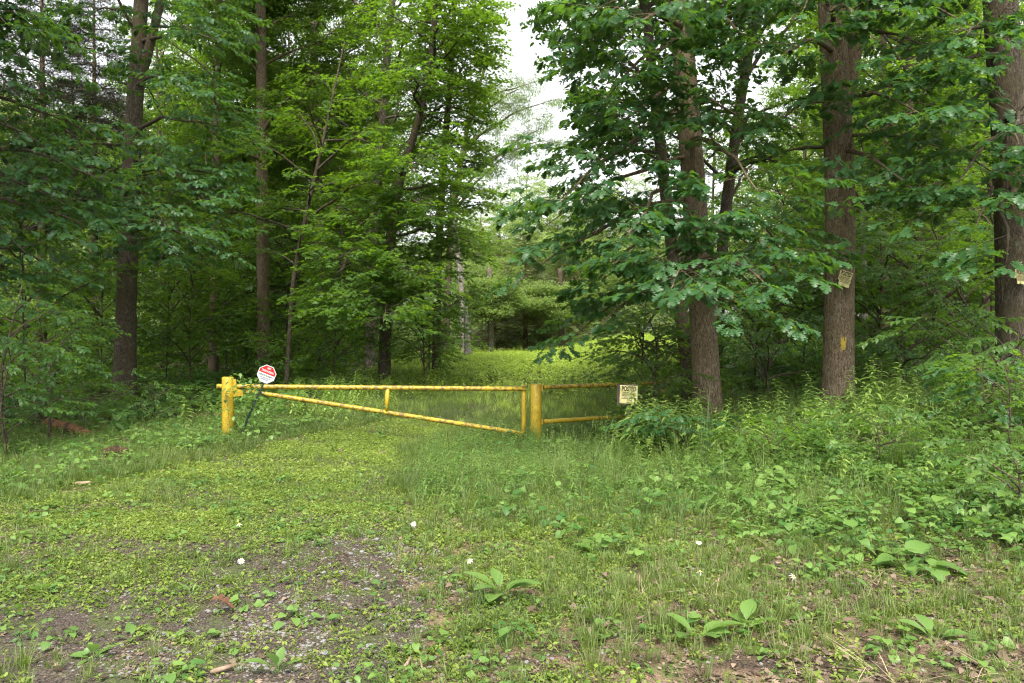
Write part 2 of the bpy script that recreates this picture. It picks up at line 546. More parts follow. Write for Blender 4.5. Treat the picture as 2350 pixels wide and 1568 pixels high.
def needles(cname, n, kind):
    out = []
    for q in range(n):
        mb = MB()
        if kind == 'hemlock':
            for s in range(7):
                t = .1 + s * .13
                for sg in (-1, 1):
                    l = .34 * (1 - t * .6) * R.uniform(.7, 1.1)
                    b = Vector((t, 0, -.05 * t))
                    e = b + Vector((l * .75, sg * l * .7, -.12 * l + R.uniform(-.03, .03)))
                    tube(mb, [b, e], [.004, .0015], 3, .2, 1, False)
                    for k in range(16):
                        f = (k + .5) / 16
                        c = b.lerp(e, f)
                        d2 = (e - b).normalized(); pr = Vector((-d2.y, d2.x, 0))
                        for g in (-1, 1):
                            tip = c + pr * g * .028 + d2 * .010 + Vector((0, 0, R.uniform(-.008, .004)))
                            mb.add([c - d2 * .007, c + d2 * .007, tip], [(0, 1, 2)], R.uniform(.1, .9), 0)
            tube(mb, [(0, 0, 0), (1, 0, -.08)], [.007, .002], 3, .2, 1, False)
        else:
            for s in range(9):
                c = Vector((.15 + .1 * s, R.uniform(-.25, .25), R.uniform(-.08, .1)))
                tube(mb, [(c.x * .5, 0, 0), c], [.006, .003], 3, .2, 1, False)
                for k in range(46):
                    d = Vector((R.gauss(.5, .6), R.gauss(0, .7), R.gauss(.15, .7))).normalized()
                    s2 = d.cross(Vector((0, .2, 1))).normalized() * .0022
                    mb.add([c - s2, c + s2, c + d * R.uniform(.07, .11)], [(0, 1, 2)], R.uniform(.1, .7), 0)
        out.append(mb.mesh(cname + '_spray', [M[kind], M['twig']]))
    source(cname, out)
needles('hemlock', 4, 'hemlock')
needles('pine', 3, 'pine')

# ------------------------------------------------------------------ trees
def limb(mb, start, end, r0, sprays, spacing=.24, sub=.48, sag=.07, seg=6, step=.20, scale=1.0, bare=.22, rm=.006, m=0):
    start, end = Vector(start), Vector(end)
    L = (end - start).length
    n = max(5, int(L / .35))
    pts = []
    ph = R.uniform(0, 6)
    side = Vector((0, 0, 1)).cross(end - start)
    side = side.normalized() if side.length > 1e-4 else Vector((1, 0, 0))
    for i in range(n + 1):
        t = i / n
        p = start.lerp(end, t) + Vector((0, 0, 1)) * sag * L * math.sin(math.pi * t)
        env = math.sin(math.pi * min(1, t * 1.1)) 
        p += side * (math.sin(t * 7 + ph) * .03 + math.sin(t * 17 + ph * 2) * .012) * L * env
        p += Vector((0, 0, 1)) * math.sin(t * 11 + ph * 3) * .016 * L * env
        pts.append(p)
    tube(mb, pts, [r0 * (1 - t) ** .8 + rm for t in np.linspace(0, 1, n + 1)], seg, 0, m, False)
    ns = max(2, int(L * (1 - bare) / spacing))
    sg = R.choice((-1, 1))
    for i in range(ns):
        t = bare + (1 - bare) * (i + R.random() * .7) / ns
        k = min(n - 1, int(t * n)); p = pts[k].lerp(pts[k + 1], t * n - k)
        d = (pts[k + 1] - pts[k]).normalized()
        az = math.atan2(d.y, d.x) + sg * rad(R.uniform(30, 80)); sg = -sg
        if R.random() < .12: az += R.uniform(-2, 2)
        l2 = min(2.0, max(.35, sub * L * (1.05 - .65 * t) * R.uniform(.6, 1.25)))
        pit = R.uniform(-.45, .75)
        dd = Vector((math.cos(az) * math.cos(pit), math.sin(az) * math.cos(pit), math.sin(pit)))
        e = p + dd * l2
        mid = p.lerp(e, .5) + Vector((R.uniform(-.06, .06), R.uniform(-.06, .06), .05)) * l2
        tube(mb, [p, mid, e], [.3 * r0 * (1 - t) + rm * .8, rm * .7, rm * .4], 3, 0, m, False)
        ks = max(1, int(l2 * .85 / step))
        s2 = 1
        for j in range(ks):
            u = .2 + .8 * (j + .5) / ks
            q = p.lerp(mid, u * 2) if u < .5 else mid.lerp(e, u * 2 - 1)
            sprays.append((*q, az + s2 * R.uniform(.3, 1.1), R.uniform(-.25, .45), R.uniform(-.35, .35), scale * R.uniform(.75, 1.15)))
            s2 = -s2
        sprays.append((*e, az + R.uniform(-.3, .3), R.uniform(-.05, .35), R.uniform(-.2, .2), scale * R.uniform(.85, 1.15)))
    d = (pts[-1] - pts[-2])
    sprays.append((*pts[-1], math.atan2(d.y, d.x), R.uniform(0, .3), 0, scale))
    return pts

def barkdisp(seed, amp, base=.25, hk=20.0):
    def f(th, z, t):
        c, s = np.cos(th), np.sin(th)
        a = fbm(c * hk * .5 + 7, s * hk * .5 + 3, z * 2.2, seed, 3)
        rdg = 1 - np.abs(2 * a - 1)
        b = fbm(c * 1.3 + 3, s * 1.3 + 9, z * .6, seed + 5, 2) - .5
        fl = 1 + base * math.exp(-t * 34)
        fl2 = fl * (1 + .10 * np.sin(th * 5 + seed) * math.exp(-t * 30))
        return fl2 * (1 + amp * (rdg - .7) + .12 * b)
    return f

def resample(pts, radii, n):
    P = np.array([tuple(p) for p in pts]); r = np.array(radii, float)
    d = np.concatenate([[0], np.cumsum(np.linalg.norm(np.diff(P, axis=0), axis=1))])
    # smooth (Catmull-like) via dense linear + box filter
    t = np.linspace(0, d[-1], n)
    Q = np.stack([np.interp(t, d, P[:, i]) for i in range(3)], 1)
    rr = np.interp(t, d, r)
    k = max(1, n // 14)
    ker = np.ones(2 * k + 1) / (2 * k + 1)
    for i in range(3):
        e = np.pad(Q[:, i], k, mode='reflect', reflect_type='odd')
        Q[:, i] = np.convolve(e, ker, 'valid')
    return [Vector(q) for q in Q], rr

def on_trunk(pts, z):
    for a, b in zip(pts[:-1], pts[1:]):
        if b.z >= z:
            return a.lerp(b, (z - a.z) / max(1e-6, b.z - a.z))
    return pts[-1].copy()

def emit(root, sprays, species, tint=(0, .5), name='crown', keep=1.0):
    if not sprays: return
    A = np.array(sprays)
    n = len(A)
    loc = root.location
    tt = rng.normal(tint[0], tint[1], n)
    # clumps of darker and lighter foliage
    tt += 1.2 * (fbm(A[:, 0] / .9, A[:, 1] / .9, A[:, 2] / .7, 31, 2) - .5)
    o = scatter(name, species, A[:, :3], np.stack([A[:, 5], A[:, 4], A[:, 3]], 1), A[:, 6], tt, root, loc)
    return o

def real_leaves(root, sprays, species, maxn=290):
    """the nearest sprays as leaf objects of their own"""
    loc = root.location
    A = sorted(sprays, key=lambda s: Vector((s[0], s[1], s[2] - CAMZ)).length - (6 if abs(s[0]) < s[1] * .64 and abs(s[2] - CAMZ) < s[1] * .43 else 0))
    used, n = [], 0
    for s in A:
        v = R.randrange(len(SPR[species])); plan, path = SPR[species][v]
        if n + len(plan) > maxn: break
        M0 = Matrix.Translation(Vector(s[:3]) - loc) @ Euler((s[5], s[4], s[3]), 'XYZ').to_matrix().to_4x4() @ Matrix.Scale(s[6], 4)
        for mm, k in plan:
            o = bpy.data.objects.new('leaf', LEAFMESH[species][k][2])
            S.collection.objects.link(o); o.parent = root
            o.matrix_local = M0 @ mm
        mb = MB(); tube(mb, [M0 @ p for p in path], np.linspace(.004, .0015, 7), 3, 0, 0, False)
        link('twig', mb.mesh('twig', [M['twig']]), root)
        n += len(plan); used.append(s)
    return [s for s in sprays if s not in used]

def tree(name, label, path, radii, species, limbs=(), crown=None, bark='bark', group=None, cat='tree', seg=20, rings=90, fork=None,
         bark_amp=.05, tint=(0, .45), lr=.07, real=0, scale=1.0, spacing=.24, step=.20, sepl=True, flare=.42, dead=(), rm=.006, bare=.22):
    """path: world points base to top; limbs: (start z, end point); crown: (z0, z1, radius, count)"""
    path = [Vector(p) for p in path]
    base = path[0].copy(); gz = h1(base.x, base.y); 
    base.z = gz - .25
    path[0] = base
    root = thing(name, (base.x, base.y, gz), label, cat, group)
    inv = -Vector(root.location)
    pts, rr = resample([p + inv for p in path], radii, rings)
    mb = MB()
    seed = R.randrange(1000)
    tube(mb, pts, rr, seg, 0, 0, True, barkdisp(seed, bark_amp, flare))
    if fork:
        for fp, fr in fork:
            p2, r2 = resample([Vector(p) + inv for p in fp], fr, 40)
            tube(mb, p2, r2, max(8, seg // 2), 0, 0, True, barkdisp(seed + 3, bark_amp, 0))
    sprays = []
    lobj = []
    wpts = [p - inv for p in pts]
    def mk(st, en, r):
        m2 = MB() if sepl else mb
        tmp = []
        limb(m2, Vector(st) + inv, Vector(en) + inv, r, tmp, scale=scale, spacing=spacing, step=step, rm=rm, bare=bare)
        for t in tmp:
            sprays.append((t[0] - inv.x, t[1] - inv.y, t[2] - inv.z, *t[3:]))
        if sepl: link('limb', m2.mesh('limb', [M[bark]]), root)
    for lz, en in limbs:
        st = on_trunk(wpts, lz)
        mk(st, en, lr * min(1.2, (Vector(en) - st).length / 3.5))
    for lz, en in dead:
        st = on_trunk(wpts, lz)
        m2 = MB() if sepl else mb
        limb(m2, st + inv, Vector(en) + inv, .035, [], spacing=.6, sub=.3)
        if sepl: link('dead_limb', m2.mesh('dead_limb', [M['bark2']]), root)
    if crown:
        z0, z1, cr, cnt = crown
        az = R.uniform(0, 6)
        for i in range(cnt):
            t = (i + R.random() * .6) / cnt
            z = z0 + (z1 - z0) * t
            az += 2.4 + R.uniform(-.35, .35)
            prof = (.55 + .45 * math.sin(math.pi * min(1, .15 + t))) * (1.0 if t < .75 else (1.25 - t) * 2)
            r = cr * prof * R.uniform(.65, 1.15)
            st = on_trunk(wpts, z)
            mk(st, st + Vector((math.cos(az) * r, math.sin(az) * r, r * R.uniform(.0, 1.0))), min(.05, .016 * r))
    link('trunk', mb.mesh('trunk', [M[bark]]), root)
    if real:
        sprays = real_leaves(root, sprays, species, real)
    emit(root, sprays, species, tint)
    return root

def P3(*q):
    return [at(*p) for p in q]

#@@STRUCTURE
# ------------------------------------------------------------------ ground and track
def terrain():
    xs = np.unique(np.round(np.concatenate([np.arange(-9, 9, .16), np.arange(-26, 26, .5), np.linspace(-420, 420, 60)]), 3))
    ys = np.unique(np.round(np.concatenate([np.arange(2, 18, .16), np.arange(-12, 60, .5), np.linspace(-60, 420, 50)]), 3))
    X, Y = np.meshgrid(xs, ys)
    Z = H(X, Y)
    V = np.stack([X, Y, Z], -1).reshape(-1, 3)
    nx, ny = len(xs), len(ys)
    i = np.arange(nx - 1)[None, :] + np.arange(ny - 1)[:, None] * nx
    Q = np.stack([i, i + 1, i + 1 + nx, i + nx], -1).reshape(-1, 4)
    me = bpy.data.meshes.new('ground')
    me.from_pydata(V.tolist(), [], Q.tolist())
    me.polygons.foreach_set('use_smooth', np.ones(len(me.polygons), bool))
    a = me.attributes.new('open', 'FLOAT', 'POINT')
    x, y = V[:, 0], V[:, 1]
    op = 1 - ss(y, 15, 20) * np.maximum(ss(-x, .02 * y + 3.2, .02 * y + 5), ss(x, .17 * y + 1.0, .17 * y + 3))
    a.data.foreach_set('value', op.astype(np.float32))
    return me

def groundmat(name, road):
    m, n, l = newmat(name)
    out = n.new('ShaderNodeOutputMaterial')
    geo = n.new('ShaderNodeNewGeometry')
    def noise(s, d=6):
        t = n.new('ShaderNodeTexNoise'); t.inputs['Scale'].default_value = s; t.inputs['Detail'].default_value = d
        l.new(geo.outputs['Position'], t.inputs['Vector']); return t.outputs['Fac']
    def ramp(src, p0, c0, p1, c1):
        r = n.new('ShaderNodeValToRGB'); r.color_ramp.elements[0].position = p0; r.color_ramp.elements[0].color = (*c0, 1)
        r.color_ramp.elements[1].position = p1; r.color_ramp.elements[1].color = (*c1, 1); l.new(src, r.inputs[0]); return r.outputs[0]
    def mix(f, a, b):
        x = n.new('ShaderNodeMix'); x.data_type = 'RGBA'
        if isinstance(f, float): x.inputs['Factor'].default_value = f
        else: l.new(f, x.inputs['Factor'])
        l.new(a, x.inputs['A']); l.new(b, x.inputs['B']); return x.outputs['Result']
    soil = ramp(noise(90), .38, (.020, .015, .012) if not road else (.026, .021, .018), .68, (.10, .075, .055) if not road else (.115, .095, .080))
    litter = ramp(noise(120), .35, (.07, .045, .030), .65, (.24, .17, .12))
    green = ramp(noise(70), .35, (.035, .06, .015), .65, (.09, .13, .03))
    a = mix(ramp(noise(3), .42, (0, 0, 0), .58, (1, 1, 1)), soil, litter if not road else soil)
    b = mix(ramp(noise(4.5), .5, (0, 0, 0), .62, (1, 1, 1) if not road else (.5, .5, .5)), a, green)
    pb = n.new('ShaderNodeBsdfPrincipled'); pb.inputs['Roughness'].default_value = .95; pb.inputs['Specular IOR Level'].default_value = .1
    l.new(b, pb.inputs['Base Color'])
    bp = n.new('ShaderNodeBump'); bp.inputs['Strength'].default_value = .8; bp.inputs['Distance'].default_value = .02
    l.new(noise(80, 8), bp.inputs['Height']); l.new(bp.outputs[0], pb.inputs['Normal'])
    l.new(pb.outputs[0], out.inputs['Surface'])
    return m

gm = terrain()
gm.materials.append(groundmat('forest_soil', False))
ground = link('ground', gm)
tag(ground, 'dark soil and leaf litter ground rising into a bank on the right', kind='structure')

def mk_track():
    ys = np.arange(1.0, 46, .16)
    V, Q = [], []
    nx = 26
    for y in ys:
        c, w = float(road_c(y)), float(road_w(y))
        w1 = w * (1 + .22 * (fbm(y / 1.1, 3.3, seed=8) - .5) * 2); w2 = w * (1 + .22 * (fbm(y / 1.1, 9.3, seed=9) - .5) * 2)
        xs = np.linspace(c - w1, c + w2, nx)
        V += list(zip(xs, [y] * nx, H(xs, np.full(nx, y)) + .008))
    for i in range(len(ys) - 1):
        for j in range(nx - 1):
            a = i * nx + j
            Q.append((a, a + 1, a + nx + 1, a + nx))
    me = bpy.data.meshes.new('track'); me.from_pydata([tuple(map(float, v)) for v in V], [], Q)
    me.polygons.foreach_set('use_smooth', np.ones(len(me.polygons), bool))
    me.materials.append(groundmat('track_soil', True))
    return me
track = link('track', mk_track())
tag(track, 'overgrown gravel track running under the gate towards the meadow', kind='structure')

#@@TREES
# ------------------------------------------------------------------ the right-hand oaks
def zt(py, d):
    return CAMZ - (py - 784) / F * d

tree('oak_tree', 'rough brown oak leaning left behind the fence end, nearest the gate', 
     P3((1627, 945, 14), (1612, 700, 14), (1600, 560, 14), (1583, 300, 14), (1560, 0, 14), (1545, -300, 14.2), (1530, -900, 14.5)),
     [.235, .225, .215, .20, .18, .15, .07], 'oak',
     limbs=[(8.0, at(1325, 90, 13)), (7.6, at(1370, 20, 11.8)), (7.0, at(1390, 230, 12)), (6.3, at(1330, 390, 13.5)), (5.6, at(1285, 465, 12)),
            (4.9, at(1250, 520, 13)), (4.2, at(1185, 650, 13)), (3.2, at(1290, 800, 14.5)), (2.9, at(1350, 770, 12.6)),
            (3.0, at(1760, 655, 10.6)), (3.2, at(1540, 665, 10.6)), (2.9, at(1650, 730, 10.2)), (5.2, at(1740, 440, 11)), (6.0, at(1720, 290, 12.5)), (7.2, at(1460, 60, 10.5)),
            (7.4, at(1750, 110, 11.5)), (4.4, at(1440, 540, 11.3)), (6.6, at(1440, 190, 11.5)), (3.8, at(1380, 640, 12)),
            (5.8, at(1420, 380, 12.5)), (7.8, at(1400, -40, 11)), (3.6, at(1820, 610, 11.5)), (9, at(1340, -90, 12))],
     bare=.36, crown=(9.0, 17, 2.8, 24), seg=96, rings=300, bark_amp=.07, lr=.048, real=290)

tree('oak_tree', 'thick reddish brown oak with a paint blaze and a tilted posted notice',
     P3((1924, 940, 13), (1926, 700, 13), (1930, 450, 13), (1920, 250, 13), (1908, 0, 13), (1890, -300, 13.2), (1870, -1000, 13.6)),
     [.245, .232, .230, .222, .205, .17, .07], 'oak',
     fork=[([at(1925, 330, 13), at(1948, 180, 13.05), at(1985, -10, 13.1), at(2050, -300, 13.4)], [.09, .13, .125, .08])],
     limbs=[(5.6, at(1770, 290, 12)), (6.4, at(1790, 130, 11)), (4.8, at(2110, 450, 11)), (5.6, at(2110, 260, 10.5)), (6.7, at(2130, 110, 11)),
            (6.9, at(1960, 40, 10.6)), (4.2, at(1965, 455, 11.4)), (7.5, at(2230, 60, 11)), (7.2, at(1840, 30, 10.4)), (5.0, at(2200, 350, 12))],
     dead=[(4.8, at(1800, 350, 13)), (4.3, at(1990, 480, 12.8))],
     crown=(8, 17, 4.2, 24), seg=96, rings=300, bark_amp=.07, lr=.055, real=290)

tree('oak_tree', 'thick grey barked oak cut by the right edge, with a crumpled notice',
     P3((2335, 900, 12), (2328, 600, 12), (2318, 300, 12), (2295, 0, 12), (2280, -300, 12.2), (2260, -1000, 12.6)),
     [.26, .25, .242, .23, .19, .08], 'oak',
     limbs=[(4.8, at(2190, 430, 10.6)), (6.0, at(2110, 220, 10.8)), (4.3, at(2240, 520, 10)), (6.3, at(2210, 90, 10.2)), (5.0, at(2340, 340, 9.6)), (4.0, at(2310, 600, 9.8)),
            (7.0, at(2080, 20, 11.5)), (5.6, at(2050, 380, 13))],
     crown=(8, 17, 4.2, 24), bark='bark2', seg=96, rings=300, bark_amp=.07, lr=.055, real=200)

tree('oak_tree', 'slim dark oak close behind the leaning oak, left of it',
     P3((1592, 900, 17), (1560, 700, 17), (1540, 560, 17), (1515, 330, 17), (1500, 200, 17.2), (1470, -100, 17.5), (1440, -600, 18)),
     [.15, .14, .13, .12, .11, .09, .04], 'oakr', limbs=[(5.5, at(1380, 330, 16)), (6.5, at(1340, 230, 17)), (4.5, at(1400, 520, 16))], crown=(5.5, 15, 3.0, 20), bark='bark2', lr=.05, tint=(.2, .5))

tree('maple_tree', 'dark maple leaning right between the two posted trees and the fence',
     P3((1640, 860, 20), (1660, 520, 20), (1700, 220, 20), (1745, -20, 20.2), (1800, -500, 20.5)),
     [.15, .14, .13, .11, .05], 'maple', limbs=[(6, at(1800, 380, 17)), (7, at(1560, 300, 18))], crown=(5.0, 17, 3.4, 30), bark='bark2', lr=.05, tint=(.3, .5))

tree('maple_tree', 'dark slender maple standing far back between the paint-marked oak and the right edge',
     P3((2125, 850, 25), (2110, 560, 25), (2090, 350, 25), (2080, 0, 25), (2070, -500, 25)),
     [.13, .12, .11, .10, .04], 'maple', limbs=[(5.5, at(2010, 450, 22)), (6.5, at(2190, 300, 22))], crown=(4, 17, 3.6, 34), bark='bark2', tint=(.6, .5))

# ------------------------------------------------------------------ the left-hand wood
tree('oak_tree', 'tall straight oak with forked top, thickest trunk on the left side',
     P3((284, 915, 21.5), (290, 700, 21.5), (298, 450, 21.5), (308, 250, 21.5), (325, 0, 21.5), (335, -300, 22), (345, -800, 22)),
     [.285, .255, .235, .21, .18, .15, .06], 'oak',
     fork=[([at(312, 240, 21.5), at(340, 120, 21.3), at(372, -10, 21.2), at(420, -250, 21.5)], [.11, .12, .11, .06])],
     limbs=[(5.6, at(120, 470, 18)), (4.6, at(455, 560, 18)), (6.6, at(470, 470, 18.5)), (7.4, at(520, 300, 19)), (5.2, at(380, 520, 17)), (8.6, at(440, 210, 18.5)), (9.8, at(520, 100, 19)), (6.2, at(540, 420, 20)), (4.4, at(420, 600, 19)), (7.0, at(60, 380, 19)), (10.5, at(400, 60, 20))],
     bare=.4,
     dead=[(4.2, at(215, 620, 21)), (7.6, at(390, 395, 21))],
     crown=(9.5, 19, 4.4, 30), bark='bark2', seg=40, rings=200, bark_amp=.10, lr=.042, real=120)

tree('oak_tree', 'tall narrow brown tree directly behind the octagonal sign',
     P3((606, 880, 28), (603, 600, 28), (601, 300, 28), (598, 0, 28), (596, -400, 28)),
     [.22, .205, .19, .17, .08], 'mapler', limbs=[(9, at(720, 180, 26)), (6, at(690, 480, 25)), (8, at(520, 350, 25))],
     crown=(11, 21, 3.8, 26), bark='bark', seg=28, rings=140, bark_amp=.09, tint=(.2, .5))
tree('maple_tree', 'pale mottled trunk seen through bright leaves right of the octagonal sign',
     P3((738, 850, 35), (733, 500, 35), (722, 200, 35), (718, -100, 35), (712, -450, 35)),
     [.20, .19, .17, .14, .06], 'mapler', crown=(7, 22, 4.4, 36), bark='bark3', tint=(1.0, .5))
tree('maple_tree', 'thin sapling trunk leaning right left of the pale mottled trunk',
     P3((655, 860, 24), (672, 640, 24), (705, 480, 24), (740, 330, 24), (790, 100, 24)),
     [.075, .07, .06, .05, .02], 'maple', crown=(3.5, 10, 2.4, 20), bark='bark2', tint=(.2, .5), seg=10)
tree('maple_tree', 'grey maple trunk with broken mottling above the middle of the gate',
     P3((848, 850, 30), (852, 600, 30), (866, 430, 30), (880, 220, 30), (903, -20, 30), (920, -400, 30)),
     [.19, .175, .165, .15, .13, .05], 'maple', limbs=[(6, at(760, 480, 26)), (7, at(930, 330, 27)), (4.5, at(760, 640, 25))],
     crown=(7, 20, 4.0, 34), bark='bark3', tint=(.4, .5), seg=24, rings=120)
tree('maple_tree', 'dark forked maple leaning out over the lane left of the sky gap',
     P3((880, 850, 25.5), (888, 650, 25.5), (903, 480, 25.5), (915, 400, 25.5), (965, 280, 25.5), (1000, 50, 25.5), (1010, -300, 25.5)),
     [.20, .18, .165, .15, .11, .09, .04], 'maple',
     limbs=[(5, at(1090, 560, 23)), (4, at(1080, 600, 24)), (6.5, at(1120, 440, 24)), (7.5, at(1110, 330, 25)), (8.5, at(1085, 200, 24)),  (9.5, at(1080, 60, 23)),
            (5.5, at(820, 520, 22)), (3.5, at(950, 640, 21)), (4.5, at(770, 600, 21)), (10, at(1050, -20, 22)), (2.8, at(760, 700, 21)), (7, at(950, 400, 21)), (6, at(1000, 500, 21.5)), (9, at(950, 180, 22)),
             (2.6, at(880, 740, 20))],
     crown=(9, 18, 2.2, 26), bark='bark2', seg=26, rings=140, lr=.045, tint=(-.3, .5), spacing=.15, step=.14)
tree('maple_tree', 'dense dark maple whose crown edges the left side of the sky gap',
     P3((1000, 850, 28), (1005, 600, 28), (1020, 350, 28), (1040, 100, 28), (1050, -250, 28)), [.15, .13, .12, .09, .03], 'maple',
     limbs=[(6, at(1110, 470, 27)), (8, at(1115, 380, 28)), (10, at(1105, 280, 27)), (12, at(1080, 120, 27))],
     crown=(5, 17, 1.7, 42), bark='bark2', tint=(-.3, .5), spacing=.13, step=.13)
# two weathered trunks beside the lane and the pale snag
def snag(label, path, radii, stubs):
    root = thing('dead_tree', (path[0].x, path[0].y, h1(path[0].x, path[0].y)), label, 'dead tree')
    inv = -Vector(root.location)
    pts, rr = resample([p + inv for p in path], radii, 60)
    mb = MB(); tube(mb, pts, rr, 16, 0, 0, True, barkdisp(5, .16, .3))
    link('trunk', mb.mesh('trunk', [M['snag']]), root)
    for z, e in stubs:
        m2 = MB(); s = on_trunk(pts, z - root.location.z)
        tube(m2, [s, (s + e + inv) / 2 + Vector((0, 0, .1)), e + inv], [.04, .03, .01], 5)
        link('broken_limb', m2.mesh('broken_limb', [M['snag']]), root)
    return root
snag('short pale grey snag standing at the left end of the meadow crest', P3((1074, 812, 38), (1071, 760, 38), (1069, 705, 38)), [.17, .14, .10], [(2.5, at(1085, 715, 38))])
snag('tall bleached dead trunk above the pale snag', P3((1066, 830, 44), (1060, 700, 44), (1052, 600, 44), (1042, 500, 44), (1033, 430, 44)), [.20, .17, .15, .12, .05],
     [(6.5, at(1015, 560, 44)), (8, at(1060, 480, 44))])
snag('second bleached dead trunk just right of the tall one', P3((1072, 830, 47), (1064, 700, 47), (1056, 600, 47), (1050, 540, 47)), [.16, .15, .12, .05], [(5, at(1075, 640, 47))])
snag('small white broken birch stub behind the paint-marked oak', P3((1985, 850, 26), (1981, 600, 26), (1978, 420, 26), (1979, 340, 26)), [.12, .10, .09, .04], [(7.2, at(1955, 330, 26))])

# tree with drooping foliage against the sky
tree('hickory_tree', 'open drooping crown of grey green leaves against the white sky',
     P3((1020, 830, 46), (1035, 500, 46), (1080, 250, 46), (1130, 110, 46)), [.22, .18, .12, .05], 'hang',
     limbs=[(11, at(1260, 320, 46)), (13, at(1270, 230, 46)), (15, at(1225, 190, 46)), (16, at(1180, 180, 46)), (14, at(1200, 200, 44)), (12.5, at(1180, 260, 44)), (10, at(1250, 290, 45)),
            (14, at(1130, 200, 46)), (12, at(1110, 280, 45)), (9, at(1170, 350, 45)), (16.5, at(1120, 130, 46))], bark='bark2', sepl=True, tint=(-.4, .5), spacing=.3, step=.3, lr=.08)

# conifers and broadleaved trees closing the meadow
def conifer(label, px, base, d, top, r, nb, species='hemlock', group=None, tint=(.3, .5), z0=1.2):
    b = at(px, base, d); b.z = h1(b.x, b.y); zt_ = zt(top, d)
    root = thing('hemlock_tree' if species == 'hemlock' else 'pine_tree', b, label, 'tree', group)
    mb = MB(); hh = zt_ - b.z
    tube(mb, [Vector((0, 0, -.3)), Vector((.05, 0, hh * .5)), Vector((0, 0, hh))], [.20, .13, .02], 12, 0, 0, True, None)
    sp = []; az = 0
    for i in range(nb):
        t = i / nb; z = z0 + (hh - z0) * t; az += 2.4
        rr = r * (1 - t) ** .8 * R.uniform(.75, 1.15) + .25
        e = Vector((math.cos(az) * rr, math.sin(az) * rr, z - rr * R.uniform(-.15, .4)))
        s = Vector((0, 0, z))
        tube(mb, [s, s.lerp(e, .5) + Vector((0, 0, .06 * rr)), e], [.03, .018, .006], 3, 0, 0, False)
        k = max(2, int(rr / (.42 if species == 'hemlock' else .28)))
        for j in range(k):
            u = .15 + .85 * j / k; q = s.lerp(e, u)
            for sg in (-1, 0, 1):
                sp.append((*(q + b), az + sg * R.uniform(.4, .9), R.uniform(-.45, .5), R.uniform(-.6, .6), R.uniform(.6, 1.0)))
    link('trunk', mb.mesh('trunk', [M['bark']]), root)
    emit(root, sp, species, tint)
conifer('broad brownish green hemlock closing the meadow below the sky gap', 1205, 820, 52, 540, 3.2, 110, tint=(.5, .4))
conifer('darker hemlock standing right of the broad one at the meadow end', 1290, 820, 56, 560, 2.8, 90, tint=(.1, .4))

conifer('small hemlock low beside the pale snag at the meadow end', 1135, 820, 54, 660, 2.4, 60, tint=(0, .4))
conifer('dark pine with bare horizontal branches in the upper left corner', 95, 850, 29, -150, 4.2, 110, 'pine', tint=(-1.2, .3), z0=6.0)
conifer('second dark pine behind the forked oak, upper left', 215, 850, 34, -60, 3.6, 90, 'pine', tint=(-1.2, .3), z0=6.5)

for i, (px, d, top, cr, lab) in enumerate([
    (1128, 47, 640, 1.8, 'low bushy tree with light leaves just right of the pale snag'),
    (1290, 49, 660, 2.0, 'low leafy tree at the right end of the meadow crest'),
    (1150, 78, 440, 3.6, 'pale green tree at the left of the sky gap, thin top'),
    (1210, 84, 380, 4.2, 'tallest light green tree in the middle of the far treeline'),
    (1265, 80, 400, 3.8, 'light green tree just right of the tallest in the far treeline'),
    (1320, 76, 450, 4.2, 'yellowish crowned tree behind the oak limb, far treeline'),
    (1105, 70, 470, 3.4, 'pale tree half hidden behind the bleached trunks'),
    (1380, 74, 430, 4.2, 'far pale tree seen through the leaning oak foliage'),
    (1440, 70, 400, 4.4, 'far bright tree just left of the leaning oak'),
    (1240, 66, 540, 3.4, 'lower light green tree standing behind the hemlocks'),
    (1165, 63, 600, 3.2, 'lower leafy tree left of the hemlocks'),
    (1335, 62, 560, 3.6, 'lower leafy tree right of the hemlocks')]):
    b = at(px, 820, d)
    zz = zt(top, d)
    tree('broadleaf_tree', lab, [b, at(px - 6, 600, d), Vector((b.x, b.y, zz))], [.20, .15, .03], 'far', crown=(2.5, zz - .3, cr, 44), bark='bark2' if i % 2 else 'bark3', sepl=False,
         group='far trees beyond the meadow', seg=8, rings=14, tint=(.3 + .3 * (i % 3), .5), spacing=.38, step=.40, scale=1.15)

# ------------------------------------------------------------------ deep wood: many trunks nobody could tell apart, shared label per group
def wood(n, fx, d0, d1, name, label, group, species, tintr, crown0=(3, 8), hgt=(17, 23), mind=2.2, cr=(3, 4.4), nl=26, trunk=(.10, .22), ok=lambda x, d: True):
    done = []
    tries = 0
    while len(done) < n and tries < 4000:
        tries += 1
        d = d0 + (d1 - d0) * R.random() ** .8
        px = R.uniform(*fx(d)); x = (px - 1175) / F * d
        if not ok(x, d): continue
        if any((x - a) ** 2 + (d - b) ** 2 < mind ** 2 for a, b in done): continue
        done.append((x, d))
        z = h1(x, d); h = R.uniform(*hgt); lean = R.uniform(-.6, .6)
        r = R.uniform(*trunk)
        tree(name, label, [Vector((x, d, z)), Vector((x + lean * .4, d, z + h * .5)), Vector((x + lean, d, z + h))], [r, r * .75, .03], species,
             crown=(R.uniform(*crown0), h - .5, R.uniform(*cr), nl), bark=R.choice(['bark', 'bark2', 'bark2']), sepl=False, group=group, seg=10, rings=30, flare=.25,
             tint=(R.uniform(*tintr), .4), spacing=.34, step=.36, scale=1.15)
wood(23, lambda d: (-150, 980 - 60 * (d < 30)), 27, 62, 'woodland_tree', 'one of the many trunks deep in the left wood', 'trees deep in the left wood', 'mapler', (-.5, .7),
     ok=lambda x, d: (d < 28 or x < -8.5) and not (x / d * F + 1175 < 290 and d < 52))
